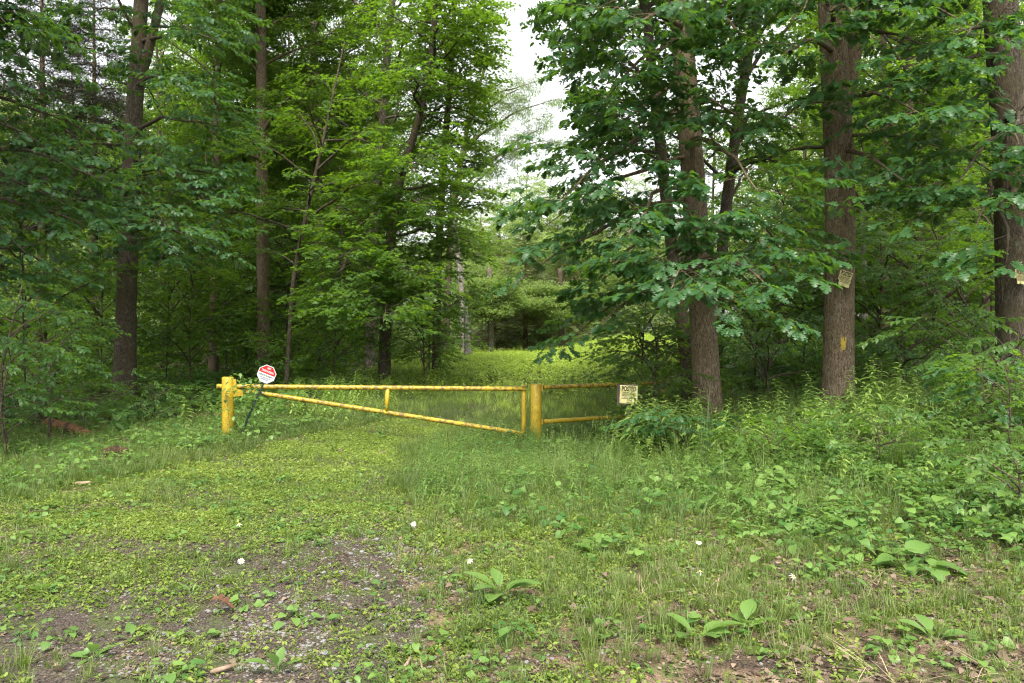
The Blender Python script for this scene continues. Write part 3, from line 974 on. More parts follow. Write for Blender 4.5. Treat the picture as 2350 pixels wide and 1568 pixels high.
wood(20, lambda d: (1600, 2450), 22, 58, 'woodland_tree', 'one of the many trunks deep in the right wood', 'trees deep in the right wood', 'mapler', (-.2, .8),
     ok=lambda x, d: d < 27 or x > 12.5)

# understory saplings
def sapling(label, px, base, d, top, species, cr, nl=14, tint=(0, .4), group='saplings under the big trees', name='sapling', real=0):
    b = at(px, base, d); b.z = h1(b.x, b.y); zz = max(b.z + 1.0, zt(top, d))
    hh = zz - b.z
    tree(name, label, [b, b + Vector((R.uniform(-.15, .15), 0, hh * .5)), b + Vector((R.uniform(-.3, .3), 0, hh))], [.028, .02, .006], species,
         crown=(b.z + .18 * hh, zz, cr, nl), bark='bark2', sepl=False, group=group, cat='sapling', seg=6, rings=12, tint=tint, bark_amp=0, flare=.1, real=real, spacing=.2, step=.2, rm=.003)
SAP = [
 ('leafy beech sapling at the far left edge, middle height', 20, 900, 12.5, 660, 'beech', 1.0, 11, (-1.1, .4)),
 ('beech sapling with light sprays left of the thick oak', 110, 900, 14, 700, 'beech', 1.0, 10, (-.9, .4)),
 ('low beech sapling at the left edge near the rotten log', 20, 960, 12, 800, 'beech', .9, 8, (-1.1, .4)),
 ('maple sapling between the thick oak and the octagonal sign', 440, 900, 26, 600, 'maple', 1.8, 20, (-.4, .4)),
 ('dark maple sapling behind the octagonal sign', 520, 900, 33, 640, 'maple', 2.0, 20, (-.6, .4)),
 ('dark maple sapling right of the octagonal sign', 690, 880, 33, 600, 'maple', 2.2, 22, (-.4, .4)),
 ('maple sapling over the left half of the gate', 765, 880, 25, 640, 'maple', 1.3, 16, (-.3, .4)),
 ('bushy maple sapling at the wood edge above the gate', 975, 870, 24, 660, 'maple', 1.5, 18, (.3, .4)),
 ('pale green sapling at the lane edge beside the meadow', 985, 850, 27, 680, 'beech', 1.2, 18, (1.0, .4)),
 ('low bright sapling touching the left side of the meadow', 1000, 840, 32, 740, 'beech', 1.1, 14, (1.2, .4)),
 ('tall beech sapling behind the thick left oak', 230, 900, 25, 560, 'beech', 2.0, 18, (.2, .4)),
 ('tall maple sapling deep behind the left oak', 380, 880, 27, 470, 'maple', 2.3, 22, (.3, .4)),
 ('tall maple sapling at the upper left edge', 60, 880, 20, 430, 'maple', 2.0, 20, (.1, .4)),
 ('tall maple sapling behind the narrow brown tree', 520, 880, 32, 430, 'maple', 2.4, 22, (.4, .4)),
 ('slim beech sapling left of the pale mottled trunk', 660, 870, 31, 520, 'beech', 2.2, 22, (.2, .4)),
 ('maple sapling beneath the leaning oak limb', 1470, 880, 18.5, 640, 'maple', 1.6, 16, (-.3, .4)),
 ('spreading young maple beside the far fence post', 1500, 900, 16.6, 740, 'maple', 1.4, 14, (-.2, .4)),
 ('maple sapling right of the leaning oak', 1730, 880, 19, 560, 'maple', 1.9, 18, (-.1, .4)),
 ('dark maple sapling just left of the paint-marked oak', 1840, 900, 18, 640, 'maple', 1.7, 16, (-.5, .4)),
 ('beech sapling just right of the paint-marked oak', 2010, 880, 17, 560, 'beech', 1.8, 18, (-.1, .4)),
 ('maple sapling midway between the two posted oaks', 2130, 880, 18, 520, 'maple', 2.0, 20, (.2, .4)),
 ('beech sapling left of the thick right-edge oak', 2220, 880, 15, 640, 'beech', 1.6, 16, (-.3, .4)),
 ('tall maple sapling behind the right posted oak', 2290, 860, 21, 400, 'maple', 2.2, 22, (.4, .4)),
 ('yellow green maple high behind the paint-marked oak', 2040, 860, 30, 250, 'maple', 2.6, 28, (1.0, .4)),
 ('beech sapling far back left of the paint-marked oak', 1790, 860, 27, 380, 'beech', 2.4, 26, (.7, .4)),
 ('low beech sapling at the foot of the right-edge oak', 2270, 850, 10.5, 810, 'beech', .9, 9, (-.1, .4)),
 ('dark low sapling between the leaning oak and the marked oak', 1770, 900, 15.5, 780, 'beech', 1.3, 12, (-.5, .4)),
 ('dark low sapling right of the marked oak base', 2080, 900, 14.5, 760, 'beech', 1.3, 12, (-.5, .4)),
]
for a in SAP: sapling(*a)

# overhanging branches of an oak that stands just outside the left edge
tree('oak_tree', 'oak standing outside the left edge with branches reaching in', P3((-130, 930, 15.5), (-125, 500, 15.5), (-115, 0, 15.5), (-110, -800, 15.5)), [.27, .25, .21, .08], 'oak',
     limbs=[(5.0, at(150, 470, 15)), (4.5, at(220, 530, 15.5)), (4.2, at(60, 580, 14)), (3.6, at(170, 640, 15)), (6.2, at(120, 350, 15)), (5.5, at(250, 420, 16)), (3.4, at(40, 700, 14)), (8.5, at(20, 60, 14)), (9.0, at(130, 140, 16)), (7.4, at(60, 235, 15)), (6.6, at(250, 330, 17))],
     crown=(10, 16, 3, 14), bark='bark2', lr=.05, real=0, tint=(-.1, .45))

for lab, x, y in (('unseen oak added for shade beside the road, just outside the left edge of the view', -11.5, 7.0), ('unseen oak added for shade outside the left edge, level with the thick left oak', -14.2, 14.5), ('unseen oak added for shade farther left outside the view', -16.5, 9.5)):  # unseen oaks, added to shade the front of the left wood
    b = Vector((x, y, h1(x, y)))
    tree('oak_tree', lab, [b, b + Vector((.2, 0, 9)), b + Vector((0, .3, 19))], [.28, .2, .04], 'oakr', crown=(3.5, 18.5, 4.2, 34), bark='bark2', sepl=False, spacing=.36, step=.36, scale=1.1)

# far wood mass closing the view on both sides
def mass(name, label, boxes, dens, species, tintr=(0, .6), sc=2.0):
    Ps = []
    for (x0, x1, y0, y1, z0, z1) in boxes:
        n = int((x1 - x0) * (y1 - y0) * (z1 - z0) * dens)
        q = rng.random((n, 3)) * np.array([x1 - x0, y1 - y0, z1 - z0]) + np.array([x0, y0, z0])
        top = z1 - (z1 - z0) * .35 * fbm(q[:, 0] / 5, q[:, 1] / 5, seed=4, o=3)
        k = (fbm(q[:, 0] / 3, q[:, 1] / 3, q[:, 2] / 2.4, 17, 2) > .42) & (q[:, 2] < top)
        Ps.append(q[k])
    q = np.concatenate(Ps)
    n = len(q)
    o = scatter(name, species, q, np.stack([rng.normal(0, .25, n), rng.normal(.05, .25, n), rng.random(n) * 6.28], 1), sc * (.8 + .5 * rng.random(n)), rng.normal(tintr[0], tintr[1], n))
    tag(o, label, 'woodland', kind='stuff')
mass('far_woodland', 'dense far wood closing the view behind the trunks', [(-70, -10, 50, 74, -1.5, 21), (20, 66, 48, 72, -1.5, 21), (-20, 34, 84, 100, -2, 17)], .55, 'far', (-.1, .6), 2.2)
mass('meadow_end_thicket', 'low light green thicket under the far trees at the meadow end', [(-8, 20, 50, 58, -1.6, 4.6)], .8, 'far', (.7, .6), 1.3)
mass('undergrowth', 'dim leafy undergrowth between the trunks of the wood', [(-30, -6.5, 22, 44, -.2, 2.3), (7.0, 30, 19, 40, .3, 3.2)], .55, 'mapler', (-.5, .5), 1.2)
mass('undergrowth', 'dark thicket behind the trunks of the left wood', [(-30, -7.0, 27, 44, -.2, 5.0), (-9, -5.2, 25, 33, 0, 2.2)], .75, 'mapler', (-.8, .5), 1.3)  # dense leaves tinted dark, added to deepen the shade between the trunks

#@@GATE
# ------------------------------------------------------------------ gate, fence and signs
def paintmat(name, wear):
    m, n, l = newmat(name)
    out = n.new('ShaderNodeOutputMaterial')
    geo = n.new('ShaderNodeNewGeometry'); tc = n.new('ShaderNodeTexCoord')
    n1 = n.new('ShaderNodeTexNoise'); n1.inputs['Scale'].default_value = 9; n1.inputs['Detail'].default_value = 8
    n2 = n.new('ShaderNodeTexNoise'); n2.inputs['Scale'].default_value = 42 if wear < .5 else 17; n2.inputs['Detail'].default_value = 6
    l.new(geo.outputs['Position'], n1.inputs['Vector']); l.new(geo.outputs['Position'], n2.inputs['Vector'])
    r1 = n.new('ShaderNodeValToRGB')
    r1.color_ramp.elements[0].position = .3; r1.color_ramp.elements[0].color = (.30, .205, .012, 1)
    r1.color_ramp.elements[1].position = .7; r1.color_ramp.elements[1].color = (.42, .295, .018, 1)
    l.new(n1.outputs['Fac'], r1.inputs[0])
    r2 = n.new('ShaderNodeValToRGB')
    r2.color_ramp.elements[0].position = .62 - wear * .2; r2.color_ramp.elements[0].color = (0, 0, 0, 1)
    r2.color_ramp.elements[1].position = .70 - wear * .16; r2.color_ramp.elements[1].color = (.85, .85, .85, 1)
    l.new(n2.outputs['Fac'], r2.inputs[0])
    mx = n.new('ShaderNodeMix'); mx.data_type = 'RGBA'; l.new(r2.outputs[0], mx.inputs['Factor']); l.new(r1.outputs[0], mx.inputs['A']); mx.inputs['B'].default_value = (.10, .075, .028, 1)
    pb = n.new('ShaderNodeBsdfPrincipled'); pb.inputs['Roughness'].default_value = .45; pb.inputs['Specular IOR Level'].default_value = .4
    l.new(mx.outputs['Result'], pb.inputs['Base Color'])
    bp = n.new('ShaderNodeBump'); bp.inputs['Strength'].default_value = .25; bp.inputs['Distance'].default_value = .004
    l.new(n2.outputs['Fac'], bp.inputs['Height']); l.new(bp.outputs[0], pb.inputs['Normal'])
    l.new(pb.outputs[0], out.inputs['Surface'])
    return m
YEL, YELW = paintmat('yellow_paint', .2), paintmat('worn_yellow_paint', .8)

def pipe(name, parent, a, b, r, mt=YELW, seg=20, inv=Vector((0, 0, 0)), caps=True):
    mb = MB()
    a, b = Vector(a) + inv, Vector(b) + inv
    d = (b - a).normalized()
    n = max(2, int((b - a).length / .3))
    pts = [a.lerp(b, i / n) for i in range(n + 1)]
    rr = [r] * (n + 1)
    if caps:
        pts = [a - d * r * .0 , a + d * r * .15] + pts[1:-1] + [b - d * r * .15, b]
        rr = [r * .9, r] + [r] * (n - 1) + [r, r * .9]
    tube(mb, pts, rr, seg)
    return link(name, mb.mesh(name, [mt]), parent)

def post(name, label, px, dtop, d, r, top, group='yellow gate and fence posts'):
    p = at(px, 900, d); g = h1(p.x, p.y)
    root = thing(name, (p.x, p.y, g), label, 'post', group)
    h = zt(top, d) - g
    mb = MB()
    tube(mb, [Vector((0, 0, z)) for z in (-.3, 0, h * .5, h - .006, h)], [r, r, r, r, r * .965], 40)
    link('pipe', mb.mesh('pipe', [YEL]), root)
    m2 = MB(); tube(m2, [Vector((0, 0, h + .001)), Vector((0, 0, h + .006))], [r * .9, r * .85], 40)
    link('cap', m2.mesh('cap', [YELW]), root)
    return root, h

pl, hl = post('gate_post', 'thick yellow post at the left end of the gate, with vine leaves', 523, 0, 13.3, .098, 866)
pr, hr = post('gate_post', 'thick yellow post in the middle where gate and fence meet', 1230, 0, 14.4, .103, 882)
pf, hf = post('fence_post', 'far yellow post half buried in leaves at the fence end', 1525, 0, 16.2, .07, 871)

# hinge plate on the left post
mb = MB()
px0 = pl.location
z1, z0 = zt(870, 13.3) - px0.z, zt(911, 13.3) - px0.z
V = []
for y in (-.012, .012):
    V += [(.094, y, z0), (.27, y, z0 + .02), (.25, y, z0 + .10), (.15, y, z0 + .14), (.14, y, z1), (.094, y, z1)]
n6 = 6
mb.add(V, [tuple(range(6)), tuple(range(11, 5, -1))] + [(i, i + 6, (i + 1) % 6 + 6, (i + 1) % 6) for i in range(6)])
link('hinge_plate', mb.mesh('hinge_plate', [YEL], False), pl)

gA = at(497, 887, 13.42); gB = at(1206, 893, 14.42)
gate = thing('swing_gate', (pl.location.x, pl.location.y + .14, pl.location.z), 'long yellow tapered pipe gate closed across the track', 'gate')
gi = -Vector(gate.location)
pipe('top_rail', gate, gA, gB, .042, inv=gi)
def along(px): 
    t = (px - 497) / (1206 - 497)
    return gA.lerp(gB, t)
dA = at(575, 899, 13.55); dB = at(1206, 996, 14.42)
pipe('diagonal_rail', gate, dA, dB, .041, inv=gi)
s1 = along(877); t_ = (877 - 575) / (1206 - 575); s2 = dA.lerp(dB, t_)
pipe('brace', gate, s1, s2, .038, YEL, inv=gi, caps=False)
e1 = at(1202, 887, 14.44); e2 = at(1202, 1004, 14.44)
pipe('end_upright', gate, e2, e1, .043, YEL, inv=gi)
mb = MB(); c = at(1204, 886, 14.42); box(mb, Vector(c) + gi + Vector((.05, 0, .004)), (.235, .07, .012)); link('latch_plate', mb.mesh('latch_plate', [YELW], False), gate)
mb = MB(); c = at(575, 893, 13.52); box(mb, Vector(c) + gi, (.16, .014, .13)); link('gusset', mb.mesh('gusset', [YELW], False), gate)

fence = thing('pipe_fence', (pr.location.x + .12, pr.location.y, pr.location.z), 'two rail yellow pipe fence running right from the middle post', 'fence')
fi = -Vector(fence.location)
pipe('top_rail', fence, at(1248, 889, 14.42), at(1518, 879, 16.15), .041, inv=fi)
pipe('lower_rail', fence, at(1248, 968, 14.42), at(1518, 951, 16.15), .041, YEL, inv=fi)
for py in (890, 968):
    mb = MB(); box(mb, Vector(at(1246, py, 14.42)) + fi + Vector((-.015, 0, 0)), (.03, .09, .13 if py < 900 else .09)); link('bracket', mb.mesh('bracket', [YEL], False), fence)

RED = plain('sign_red', (.36, .008, .006), .4); WHT = plain('sign_white', (.42, .44, .47), .4); BLK = plain('ink_black', (.02, .018, .015), .6)
PAP = surf('aged_yellow_sheet', (.44, .39, .15), (.60, .55, .27), 9, .55, .1, 20, c3=(.66, .62, .42))
INK = surf('faded_ink', (.035, .028, .015), (.06, .05, .025), 20, .6, .05)
GREENM = surf('dark_green_enamel', (.008, .022, .018), (.014, .035, .028), 30, .4, .1)

def text(body, parent, loc, size, mt, sx=1.0, bold=0.0, name='lettering', align='CENTER'):
    cu = bpy.data.curves.new(name, 'FONT')
    cu.body = body; cu.size = size; cu.align_x = align; cu.align_y = 'CENTER'; cu.offset = bold; cu.extrude = .0004
    cu.resolution_u = 3
    cu.materials.append(mt)
    t = bpy.data.objects.new('t', cu); S.collection.objects.link(t)
    dg = bpy.context.evaluated_depsgraph_get(); dg.update()
    me = bpy.data.meshes.new_from_object(t.evaluated_get(dg)); bpy.data.objects.remove(t)
    me.name = name
    o = link(name, me, parent)
    o.location = loc; o.rotation_euler = (rad(90), 0, 0); o.scale = (sx, 1, 1)
    return o

# octagonal sign on a leaning stake
sc_ = at(612, 859, 12.9)
foot = at(562, 975, 12.9)
fg = h1(foot.x, foot.y)
sign = thing('octagonal_sign', (foot.x, foot.y, fg), 'small red and white octagonal no trespassing sign on a leaning dark green stake', 'sign')
si = -Vector(sign.location)
d = (sc_ - foot)
lean = math.atan2(d.x, d.z)
mb = MB()
bot = Vector(foot) + si + Vector((-.07, .02, -.16)); mid = Vector(foot) + si + (sc_ - foot) * .30 + Vector((.0, .02, 0)); top = Vector(sc_) + si + Vector((.02, .02, .02))
def bar(mb, a, b, w, t):
    a, b = Vector(a), Vector(b); dd = (b - a); L = dd.length; dd.normalize()
    s = dd.cross(Vector((0, 1, 0))).normalized()
    rot = Matrix((s, Vector((0, 1, 0)), dd)).transposed()
    box(mb, (a + b) / 2, (w, t, L), rot)
bar(mb, mid, top, .030, .018)
link('stake', mb.mesh('stake', [GREENM], False), sign)
mb = MB(); bar(mb, bot, mid + (mid - bot) * .02, .042, .012); link('ground_spike', mb.mesh('ground_spike', [GREENM], False), sign)
def octa(r, y, th=.003):
    V, n = [], 8
    for yy in (y, y + th):
        for i in range(8):
            a = rad(22.5 + 45 * i); V.append((math.cos(a) * r, yy, math.sin(a) * r))
    return V, [tuple(range(7, -1, -1))[::-1][::-1], tuple(range(8, 16))] + [(i, (i + 1) % 8, (i + 1) % 8 + 8, i + 8) for i in range(8)]
Rr = .158
plate = link('plate', None, sign); 
mb = MB(); V, Fc = octa(Rr, 0, .004); mb.add(V, Fc); bpy.data.objects.remove(plate)
plate = link('plate', mb.mesh('plate', [WHT], False), sign, loc=Vector(sc_) + si)
plate.rotation_euler = (0, rad(22.5), rad(4))
def poly(name, pts, y, mt, parent):
    mb = MB(); n = len(pts)
    V = [(x, y, z) for x, z in pts] + [(x, y + .0006, z) for x, z in pts]
    mb.add(V, [tuple(range(n)), tuple(range(2 * n - 1, n - 1, -1))] + [(i, i + n, (i + 1) % n + n, (i + 1) % n) for i in range(n)])
    return link(name, mb.mesh(name, [mt], False), parent)
ri = Rr * .92
oc = [(math.cos(rad(22.5 + 45 * i)) * ri, math.sin(rad(22.5 + 45 * i)) * ri) for i in range(8)]
# thin dark outline ring
mb = MB()
o2 = [(x * .985, z * .985) for x, z in oc]
V = [(x, -.0012, z) for x, z in oc] + [(x, -.0012, z) for x, z in o2]
mb.add(V, [(i, (i + 1) % 8, (i + 1) % 8 + 8, i + 8) for i in range(8)])
link('border', mb.mesh('border', [RED], False), plate)
rp_ = [(oc[0][0], .005), oc[0], oc[1], oc[2], oc[3], (oc[3][0], .005)]
poly('red_panel', rp_, -.0016, RED, plate)
text('NO', plate, (0.006, -.003, .098), .046, WHT, .85, .0008)
text('TRESPASSING', plate, (0, -.003, .044), .048, WHT, .74, .0008)
text('PRIVATE PROPERTY', plate, (0, -.002, -.030), .034, BLK, .80, .0007)
text('VIOLATORS WILL BE', plate, (0, -.002, -.068), .024, BLK, .80, .0004)
text('PROSECUTED', plate, (0, -.002, -.094), .024, BLK, .80, .0004)

def notice(parent, w, h, crumple, torn, seed):
    """sheet facing -Y, centre at origin of parent"""
    r2 = random.Random(seed)
    mb = MB(); nx, ny = 14, 16
    V, Fc = [], []
    for j in range(ny + 1):
        for i in range(nx + 1):
            u, v = i / nx - .5, j / ny - .5
            y = -crumple * float(fbm(i * .35 + seed, j * .3, seed=seed)) * .9 - crumple * .5 * max(0, -v - .25) * 4
            x, z = u * w, v * h
            if torn and j == 0: z += r2.uniform(0, .02)
            if torn and i == nx and j < 5: x -= .012 * r2.random()
            if torn and i <= 1 and j <= 5: x += .012; z += .03 * (i == 0); y -= .02
            V.append((x, y, z))
    for j in range(ny):
        for i in range(nx):
            if torn and j == 0 and i > nx - 3: continue
            a = j * (nx + 1) + i; Fc.append((a, a + 1, a + nx + 2, a + nx + 1))
    mb.add(V, Fc)
    sh = link('sheet', mb.mesh('sheet', [PAP]), parent)
    so = sh.modifiers.new('thick', 'SOLIDIFY'); so.thickness = .0012; so.offset = 1
    yb = -crumple * .75 - .003
    text('POSTED', sh, (0, yb - .002, h * .31), h * .38, INK, .58 * w / h, .0034)
    lines = ['PRIVATE PROPERTY', 'HUNTING, FISHING, TRAPPING OR', 'TRESPASSING FOR ANY PURPOSE', 'IS STRICTLY FORBIDDEN', 'VIOLATORS WILL BE PROSECUTED']
    for k, t in enumerate(lines):
        text(t, sh, (0, yb - .001, h * (.09 - .075 * k)), h * (.085 if k == 0 else .062), INK, .82, .0004)
    text('NAME', sh, (-w * .06, yb - .001, -h * .33), h * .05, INK, .9, .0002)
    text('ADDRESS', sh, (-w * .04, yb - .001, -h * .42), h * .05, INK, .9, .0002)
    return sh

WOODM = surf('old_board', (.05, .035, .03), (.13, .095, .08), 30, .9, .5, 60, (1, 1, .1))
c = at(1441, 906, 12.3)
gz = h1(c.x, c.y)
ps = thing('posted_sign', (c.x, c.y, gz), 'yellow posted notice on a brown board in front of the fence rail', 'sign', 'yellow posted notices')
hold = Vector((0, 0, c.z - gz))
mb = MB(); box(mb, hold + Vector((-.004, .014, .002)), (.325, .02, .315)); link('board', mb.mesh('board', [WOODM], False), ps)
mb = MB(); box(mb, Vector((0.02, .036, (c.z - gz) / 2 - .1)), (.06, .02, c.z - gz)); link('stake', mb.mesh('stake', [WOODM], False), ps)
sh = notice(ps, .28, .285, .004, False, 3); sh.location = hold + Vector((.012, 0, 0)); sh.rotation_euler = (0, rad(2.5), 0)

def tree_notice(label, px, py, d, tilt, yaw, crumple, seed, w=.22, h=.27, torn=True):
    p = at(px, py, d)
    o = thing('posted_sign', p, label, 'sign', 'yellow posted notices', rad(yaw))
    sh = notice(o, w, h, crumple, torn, seed); sh.rotation_euler = (0, rad(tilt), 0)
    for (x, z) in ((-w * .42, h * .44), (w * .42, h * .42)):
        mb = MB(); tube(mb, [Vector((x, -.02, z)), Vector((x, .05, z))], [.006, .003], 8); link('nail', mb.mesh('nail', [GREENM]), sh)
    return o
tree_notice('tilted yellow posted notice nailed to the paint-marked oak', 1938, 641, 12.68, 17, 6, .010, 12)
tree_notice('crumpled torn posted notice on the oak at the right edge', 2341, 637, 11.66, 4, 12, .03, 21, .22, .22)

# yellow paint blaze on the marked oak: thin ragged patch hugging the bark, a part of that tree
marked = [o for o in bpy.data.objects if o.get('label', '').startswith('thick reddish')][0]
YP = paintmat('blaze_paint', .30)
def blaze():
    from mathutils.bvhtree import BVHTree
    tr = [c for c in marked.children if c.name.startswith('trunk')][0]
    me = tr.data
    bvh = BVHTree.FromPolygons([v.co.copy() for v in me.vertices], [tuple(p.vertices) for p in me.polygons])
    mb = MB(); V, Fc = [], []
    nx, ny = 12, 22; ok = {}
    o0 = Vector((0, 0, 0)) - marked.location
    for j in range(ny + 1):
        for i in range(nx + 1):
            p = at(1937 + (i / nx - .5) * 15, 788 + (j / ny - .5) * -31, 12.72) + Vector((0, -1.2, 0)) + o0
            hit = bvh.ray_cast(p, Vector((0, 1, 0)))
            q = hit[0] if hit[0] else p + Vector((0, .8, 0))
            V.append((q.x, q.y - .004, q.z))
            u, v = abs(i / nx - .5) * 2, abs(j / ny - .5) * 2
            ok[(i, j)] = (float(vn(i * .9, j * .3, 5, 3)) * .9 + .12) > (u ** 2 * .5 + v ** 3 * .5) ** .8
    for j in range(ny):
        for i in range(nx):
            if ok[(i, j)] and ok[(i + 1, j + 1)]:
                a = j * (nx + 1) + i; Fc.append((a, a + 1, a + nx + 2, a + nx + 1))
    mb.add(V, Fc)
    o = link('paint_blaze', mb.mesh('paint_blaze', [YP]), marked)
blaze()

#@@PLANTS
# ------------------------------------------------------------------ plant sources
def src_weed(n):
    out = []
    for q in range(n):
        mb = MB()
        for k in range(R.randint(5, 9)):
            yw = R.uniform(0, 6.28); hh = R.uniform(.008, .055); rr = R.uniform(0, .03)
            V, Fc = leaf(R.choice(['ovate', 'lance', 'ovate', 'simple']), R.uniform(.018, .045), R.uniform(0, .5), R.uniform(0, .7), 0, R.uniform(.7, 1.4))
            mb.add(xf(V, mat((math.cos(yw) * rr, math.sin(yw) * rr, hh), yw + R.uniform(-.5, .5), R.uniform(-.7, .35), R.uniform(-.4, .4))), Fc, R.uniform(.1, .9))
        out.append(mb.mesh('low_weed', [M['weed']]))
    return out
def src_grass(n, cnt, h, w, mt, spread=.03, lean=.35, bend=1.0, seedhead=0):
    out = []
    for q in range(n):
        mb = MB()
        for k in range(cnt):
            yw = R.uniform(0, 6.28); rr = R.random() * spread
            blade(mb, (math.cos(yw) * rr, math.sin(yw) * rr, -.01), R.uniform(*h), R.uniform(*w), yw + R.uniform(-1, 1), R.uniform(0, lean), R.uniform(.1, bend), R.uniform(.1, .9), 0, 4)
        for k in range(seedhead):
            yw = R.uniform(0, 6.28); hh = h[1] * R.uniform(1.0, 1.35)
            blade(mb, (0, 0, 0), hh, .0022, yw, .1, .25, .9, 0, 4)
            tip = Vector((math.cos(yw) * .2 * hh, math.sin(yw) * .2 * hh, hh * .94))
            for j in range(9):
                V, Fc = leaf('simple', .02, 0, 0); mb.add(xf(V, mat(tip - Vector((0, 0, .012 * j)), R.uniform(0, 6), -.9, 0)), Fc, .95)
        out.append(mb.mesh('grass_tuft', [mt]))
    return out
def src_herb(n, hh, prof='lance', L=(.06, .11), mt=None, per=26, up=-.15, st=.0022, branch=0, wide=1.0):
    out = []
    for q in range(n):
        mb = MB()
        for b in range(1 + branch):
            h = R.uniform(*hh) * (1 if b == 0 else .7); lx, ly = R.uniform(-.12, .12) * (1 + 2 * (b > 0)), R.uniform(-.12, .12) * (1 + 2 * (b > 0))
            pts = [Vector((lx * h * t * t, ly * h * t * t, h * t)) for t in np.linspace(0, 1, 6)]
            tube(mb, pts, np.linspace(st, st * .4, 6), 3, .3, 1, False)
            az = R.uniform(0, 6)
            c = int(per * h / hh[1]) + 4
            for k in range(c):
                t = .12 + .88 * k / c; az += 2.2
                p = Vector((lx * h * t * t, ly * h * t * t, h * t))
                l = R.uniform(*L) * (1.15 - .75 * t * t)
                V, Fc = leaf(prof, l, R.uniform(.1, .5), R.uniform(.3, .9), 0, wide * R.uniform(.9, 1.2))
                mb.add(xf(V, mat(p, az, up - .5 * t * t + R.uniform(-.2, .2), R.uniform(-.2, .2))), Fc, R.uniform(.1, .6) + .35 * t)
        out.append(mb.mesh('herb', [mt or M['herb'], M['stem']]))
    return out
def src_broad(n, hh=(.06, .22), L=(.05, .10), prof=('ovate', 'toothed', 'round'), cnt=(6, 12), mt='broad'):
    out = []
    for q in range(n):
        mb = MB(); pf = R.choice(prof)
        for k in range(R.randint(*cnt)):
            yw = R.uniform(0, 6.28); h = R.uniform(*hh); r0 = R.uniform(.02, .13)
            p = Vector((math.cos(yw) * r0, math.sin(yw) * r0, h))
            tube(mb, [Vector((0, 0, 0)), Vector((p.x * .4, p.y * .4, h * .7)), p], [.0018, .0015, .001], 3, .2, 1, False)
            V, Fc = leaf(pf, R.uniform(*L), R.uniform(.05, .3), R.uniform(.1, .5), .01)
            mb.add(xf(V, mat(p, yw + R.uniform(-.4, .4), R.uniform(-.35, .4), R.uniform(-.3, .3))), Fc, R.uniform(.1, .9))
        out.append(mb.mesh('broad_weed', [M[mt], M['stem']]))
    return out
def src_tri(n):
    out = []
    for q in range(n):
        mb = MB()
        L = R.uniform(.35, .6); yw = R.uniform(0, 6)
        pts = [Vector((L * t * .8, 0, L * (.9 * t - .75 * t * t))) for t in np.linspace(0, 1, 7)]
        tube(mb, pts, np.linspace(.003, .001, 7), 3, .4, 1, False)
        for k in range(9):
            t = .15 + .09 * k; p = Vector((L * t * .8, 0, L * (.9 * t - .75 * t * t))); sg = 1 if k % 2 else -1
            c = p + Vector((.02, sg * .05, .03))
            for a in (-.9, 0, .9):
                V, Fc = leaf('toothed', R.uniform(.035, .06), .2, .3)
                mb.add(xf(V, mat(c, sg * 1.1 + a, R.uniform(-.2, .3), R.uniform(-.3, .3))), Fc, R.uniform(.1, .9))
        out.append(mb.mesh('bramble', [M['broad'], M['twig']]))
    return out
def src_fern(n):
    out = []
    for q in range(n):
        mb = MB()
        for f in range(5):
            yw = R.uniform(0, 6.28); L = R.uniform(.2, .34)
            for k in range(14):
                t = .1 + .065 * k; c = Vector((L * t * .85, 0, L * (.9 * t - .55 * t * t)))
                for sg in (-1, 1):
                    V, Fc = leaf('lance', .07 * (1.05 - t) + .008, .1, .3, 0, 2.0)
                    mb.add(xf(xf(V, mat(c, sg * 1.25, .1, 0)), mat((0, 0, 0), yw)), Fc, R.uniform(.3, .8))
        out.append(mb.mesh('fern', [M['broad'], M['stem']]))
    return out
def src_litter(n):
    out = []
    for q in range(n):
        mb = MB()
        V, Fc = leaf(R.choice(['oak', 'oak', 'ovate', 'toothed']), R.uniform(.08, .12), R.uniform(-.3, .4), R.uniform(-.4, .4), .04, 1.0, curl=R.uniform(-.12, .12))
        V[:, 2] -= V[:, 2].min() - .004
        mb.add(V, Fc, R.uniform(.1, .9)); out.append(mb.mesh('dead_leaf', [M['litter']]))
    return out
def stone_mesh(mt, seed, rough=.22):
    import bmesh
    bm = bmesh.new(); bmesh.ops.create_icosphere(bm, subdivisions=2, radius=.5)
    for v in bm.verts:
        k = 1 + rough * (float(fbm(v.co.x * 2.2 + seed, v.co.y * 2.2, v.co.z * 2.2, seed, 2)) - .5) * 2.4
        v.co *= k
        for ax in range(3):
            v.co[ax] = max(-.36, min(.36, v.co[ax]))
        v.co.z *= .62
    me = bpy.data.meshes.new('stone'); bm.to_mesh(me); bm.free(); me.materials.append(mt)
    return me
def src_straw(n):
    out = []
    for q in range(n):
        mb = MB()
        for k in range(7):
            blade(mb, (R.uniform(-.05, .05), R.uniform(-.05, .05), .012), R.uniform(.12, .3), .003, R.uniform(0, 6.28), 1.35, .25, R.uniform(.1, .9), 0, 4)
        out.append(mb.mesh('straw', [M['straw']]))
    return out
source('weed', src_weed(10))
source('sgrass', src_grass(5, 16, (.05, .13), (.002, .0045), M['grass']))
source('mgrass', src_grass(6, 22, (.14, .32), (.003, .006), M['grass'], .05, .4, 1.3, 1))
source('tgrass', src_grass(5, 20, (.35, .62), (.004, .008), M['grass'], .06, .3, 1.1, 3))
source('herb', src_herb(7, (.3, .55)))
source('herbbig', src_herb(6, (.6, .95), L=(.10, .16), per=36, prof='lance', wide=1.9, mt=M['herbt']))
source('broad', src_broad(8))
source('broadlow', src_broad(6, (.015, .07), (.03, .06), ('round', 'ovate'), (5, 10)))
source('bramble', src_tri(5))
source('fern', src_fern(3))
source('litter', src_litter(8))
source('stone', [stone_mesh(M['stone'] if i % 3 else M['stoneb'], i * 3 + 1) for i in range(7)])
source('straw', src_straw(4))
